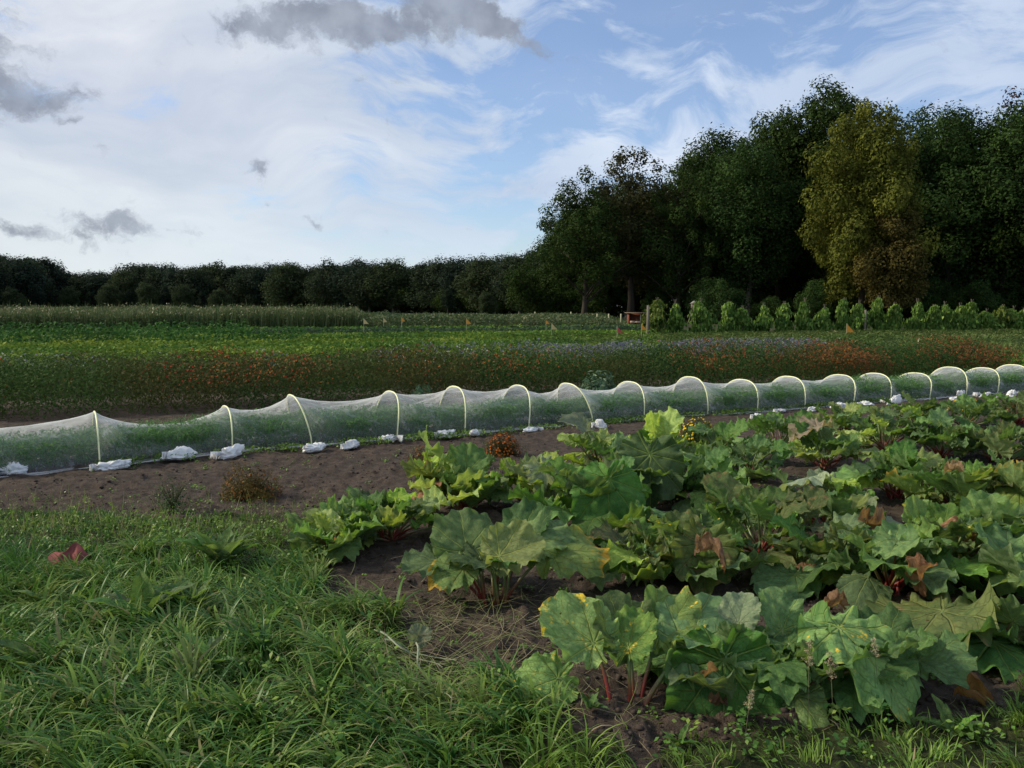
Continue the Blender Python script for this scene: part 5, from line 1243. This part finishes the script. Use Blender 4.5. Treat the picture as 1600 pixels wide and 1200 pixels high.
# far wood
FT = [(mk(30, 20, 6.8, .2, 80, 300, .62, 'far', br=(1.6, 3.2), limbs=10, profile='egg'), 20, 'dark round-crowned'), (mk(31, 20, 7.2, .0, 84, 300, .62, 'far2', br=(1.8, 3.4), limbs=10), 20, 'blue-green broad'),
      (mk(32, 20, 6.4, .3, 76, 300, .62, 'far3', br=(1.6, 3.0), limbs=10, profile='egg', bkm=barkl), 20, 'lighter green'), (mk(33, 20, 4.2, 2.0, 60, 240, .6, 'pine', br=(1.2, 2.4), limbs=8, profile='cone'), 20, 'narrow conifer-like'),
      (mk(34, 20, 6.8, .8, 80, 280, .62, 'far', br=(1.6, 3.0), limbs=12, bkm=barkl, gap=.3), 20, 'dark slightly open')]
def sil_far(px): return np.interp(px, [-260, 0, 30, 75, 95, 140, 210, 300, 380, 440, 480, 540, 620, 700, 780, 830, 880], [392, 396, 402, 404, 425, 427, 418, 413, 416, 411, 420, 408, 411, 406, 403, 390, 378])
def dist_far(px): return np.interp(px, [-100, 90, 300, 600, 800, 900], [190, 330, 330, 270, 200, 150])
zone = lambda px: 'at the left edge' if px < 90 else 'left of the picture' if px < 330 else 'above the end of the tall weeds' if px < 620 else 'left of the tall open tree'
i = 0; px = -230.
while px < 885:
    a, H0, kd = FT[[0, 1, 2, 4, 0, 1, 4, 2, 3][i % 9]] if px > 90 else FT[[0, 3, 1][i % 3]]
    D = dist_far(px)+rr0.uniform(-12, 12)
    place_tree('woodland_tree', px, sil_far(px)+rr0.uniform(-9, 5), D, a, None, f'{kd} tree in the far wood front {zone(px)}', 'trees in the front rank of the far wood', H0, rr0.uniform(1.1, 1.4), rr0.random()*6)
    px += F*rr0.uniform(4.5, 9)/D; i += 1
for rk, (dd, off, st) in enumerate(((26, 0, 22), (52, 4, 26))):
    for px in np.arange(-230, 900, st):
        a, H0, kd = FT[rr0.choice([0, 1, 4])]; D = dist_far(px)+dd
        place_tree('woodland_tree', px+rr0.uniform(-6, 6), sil_far(px)+off+rr0.uniform(-6, 6), D, a, None, f'{kd} tree deeper in the far wood, showing only between nearer crowns', 'trees deeper in the far wood', H0, 1.25, rr0.random()*6)
for k, px in enumerate(range(430, 900, 22)):
    D = dist_far(px)+14+rr0.uniform(-3, 3)
    q = place_tree('woodland_bush', px+rr0.uniform(-6, 6), rr0.uniform(440, 460), D, T_s2, None, 'dark bush filling the gaps between trunks at the foot of the far wood', 'bushes at the foot of the far wood', 9, 1.9, rr0.random()*6); q['category'] = 'bush'
for k, px in enumerate(range(-60, 430, 45)):
    q = place_tree('woodland_bush', px+rr0.uniform(-6, 6), rr0.uniform(445, 462), dist_far(px)+14, T_s2, None, 'dark bush filling the gaps between trunks at the foot of the far wood', 'bushes at the foot of the far wood', 9, 2.4, rr0.random()*6); q['category'] = 'bush'
# young trees in front of the far wood
for i, (px, ty) in enumerate([(22, 448), (60, 445), (112, 447), (145, 455), (175, 442), (205, 452), (232, 441), (262, 446), (290, 443), (318, 455), (345, 450), (700, 452), (760, 455), (820, 440), (860, 436)]):
    D = dist_far(px)-35; a, H0, kd = FT[3] if i % 2 else FT[2]
    place_tree('young_tree', px, ty, D, a, None, f'{["small rounded young tree", "small pointed young tree"][i % 2]}, {ordn[i]} from the left along the foot of the far wood', 'young trees before the far wood', H0, 1.05, i)
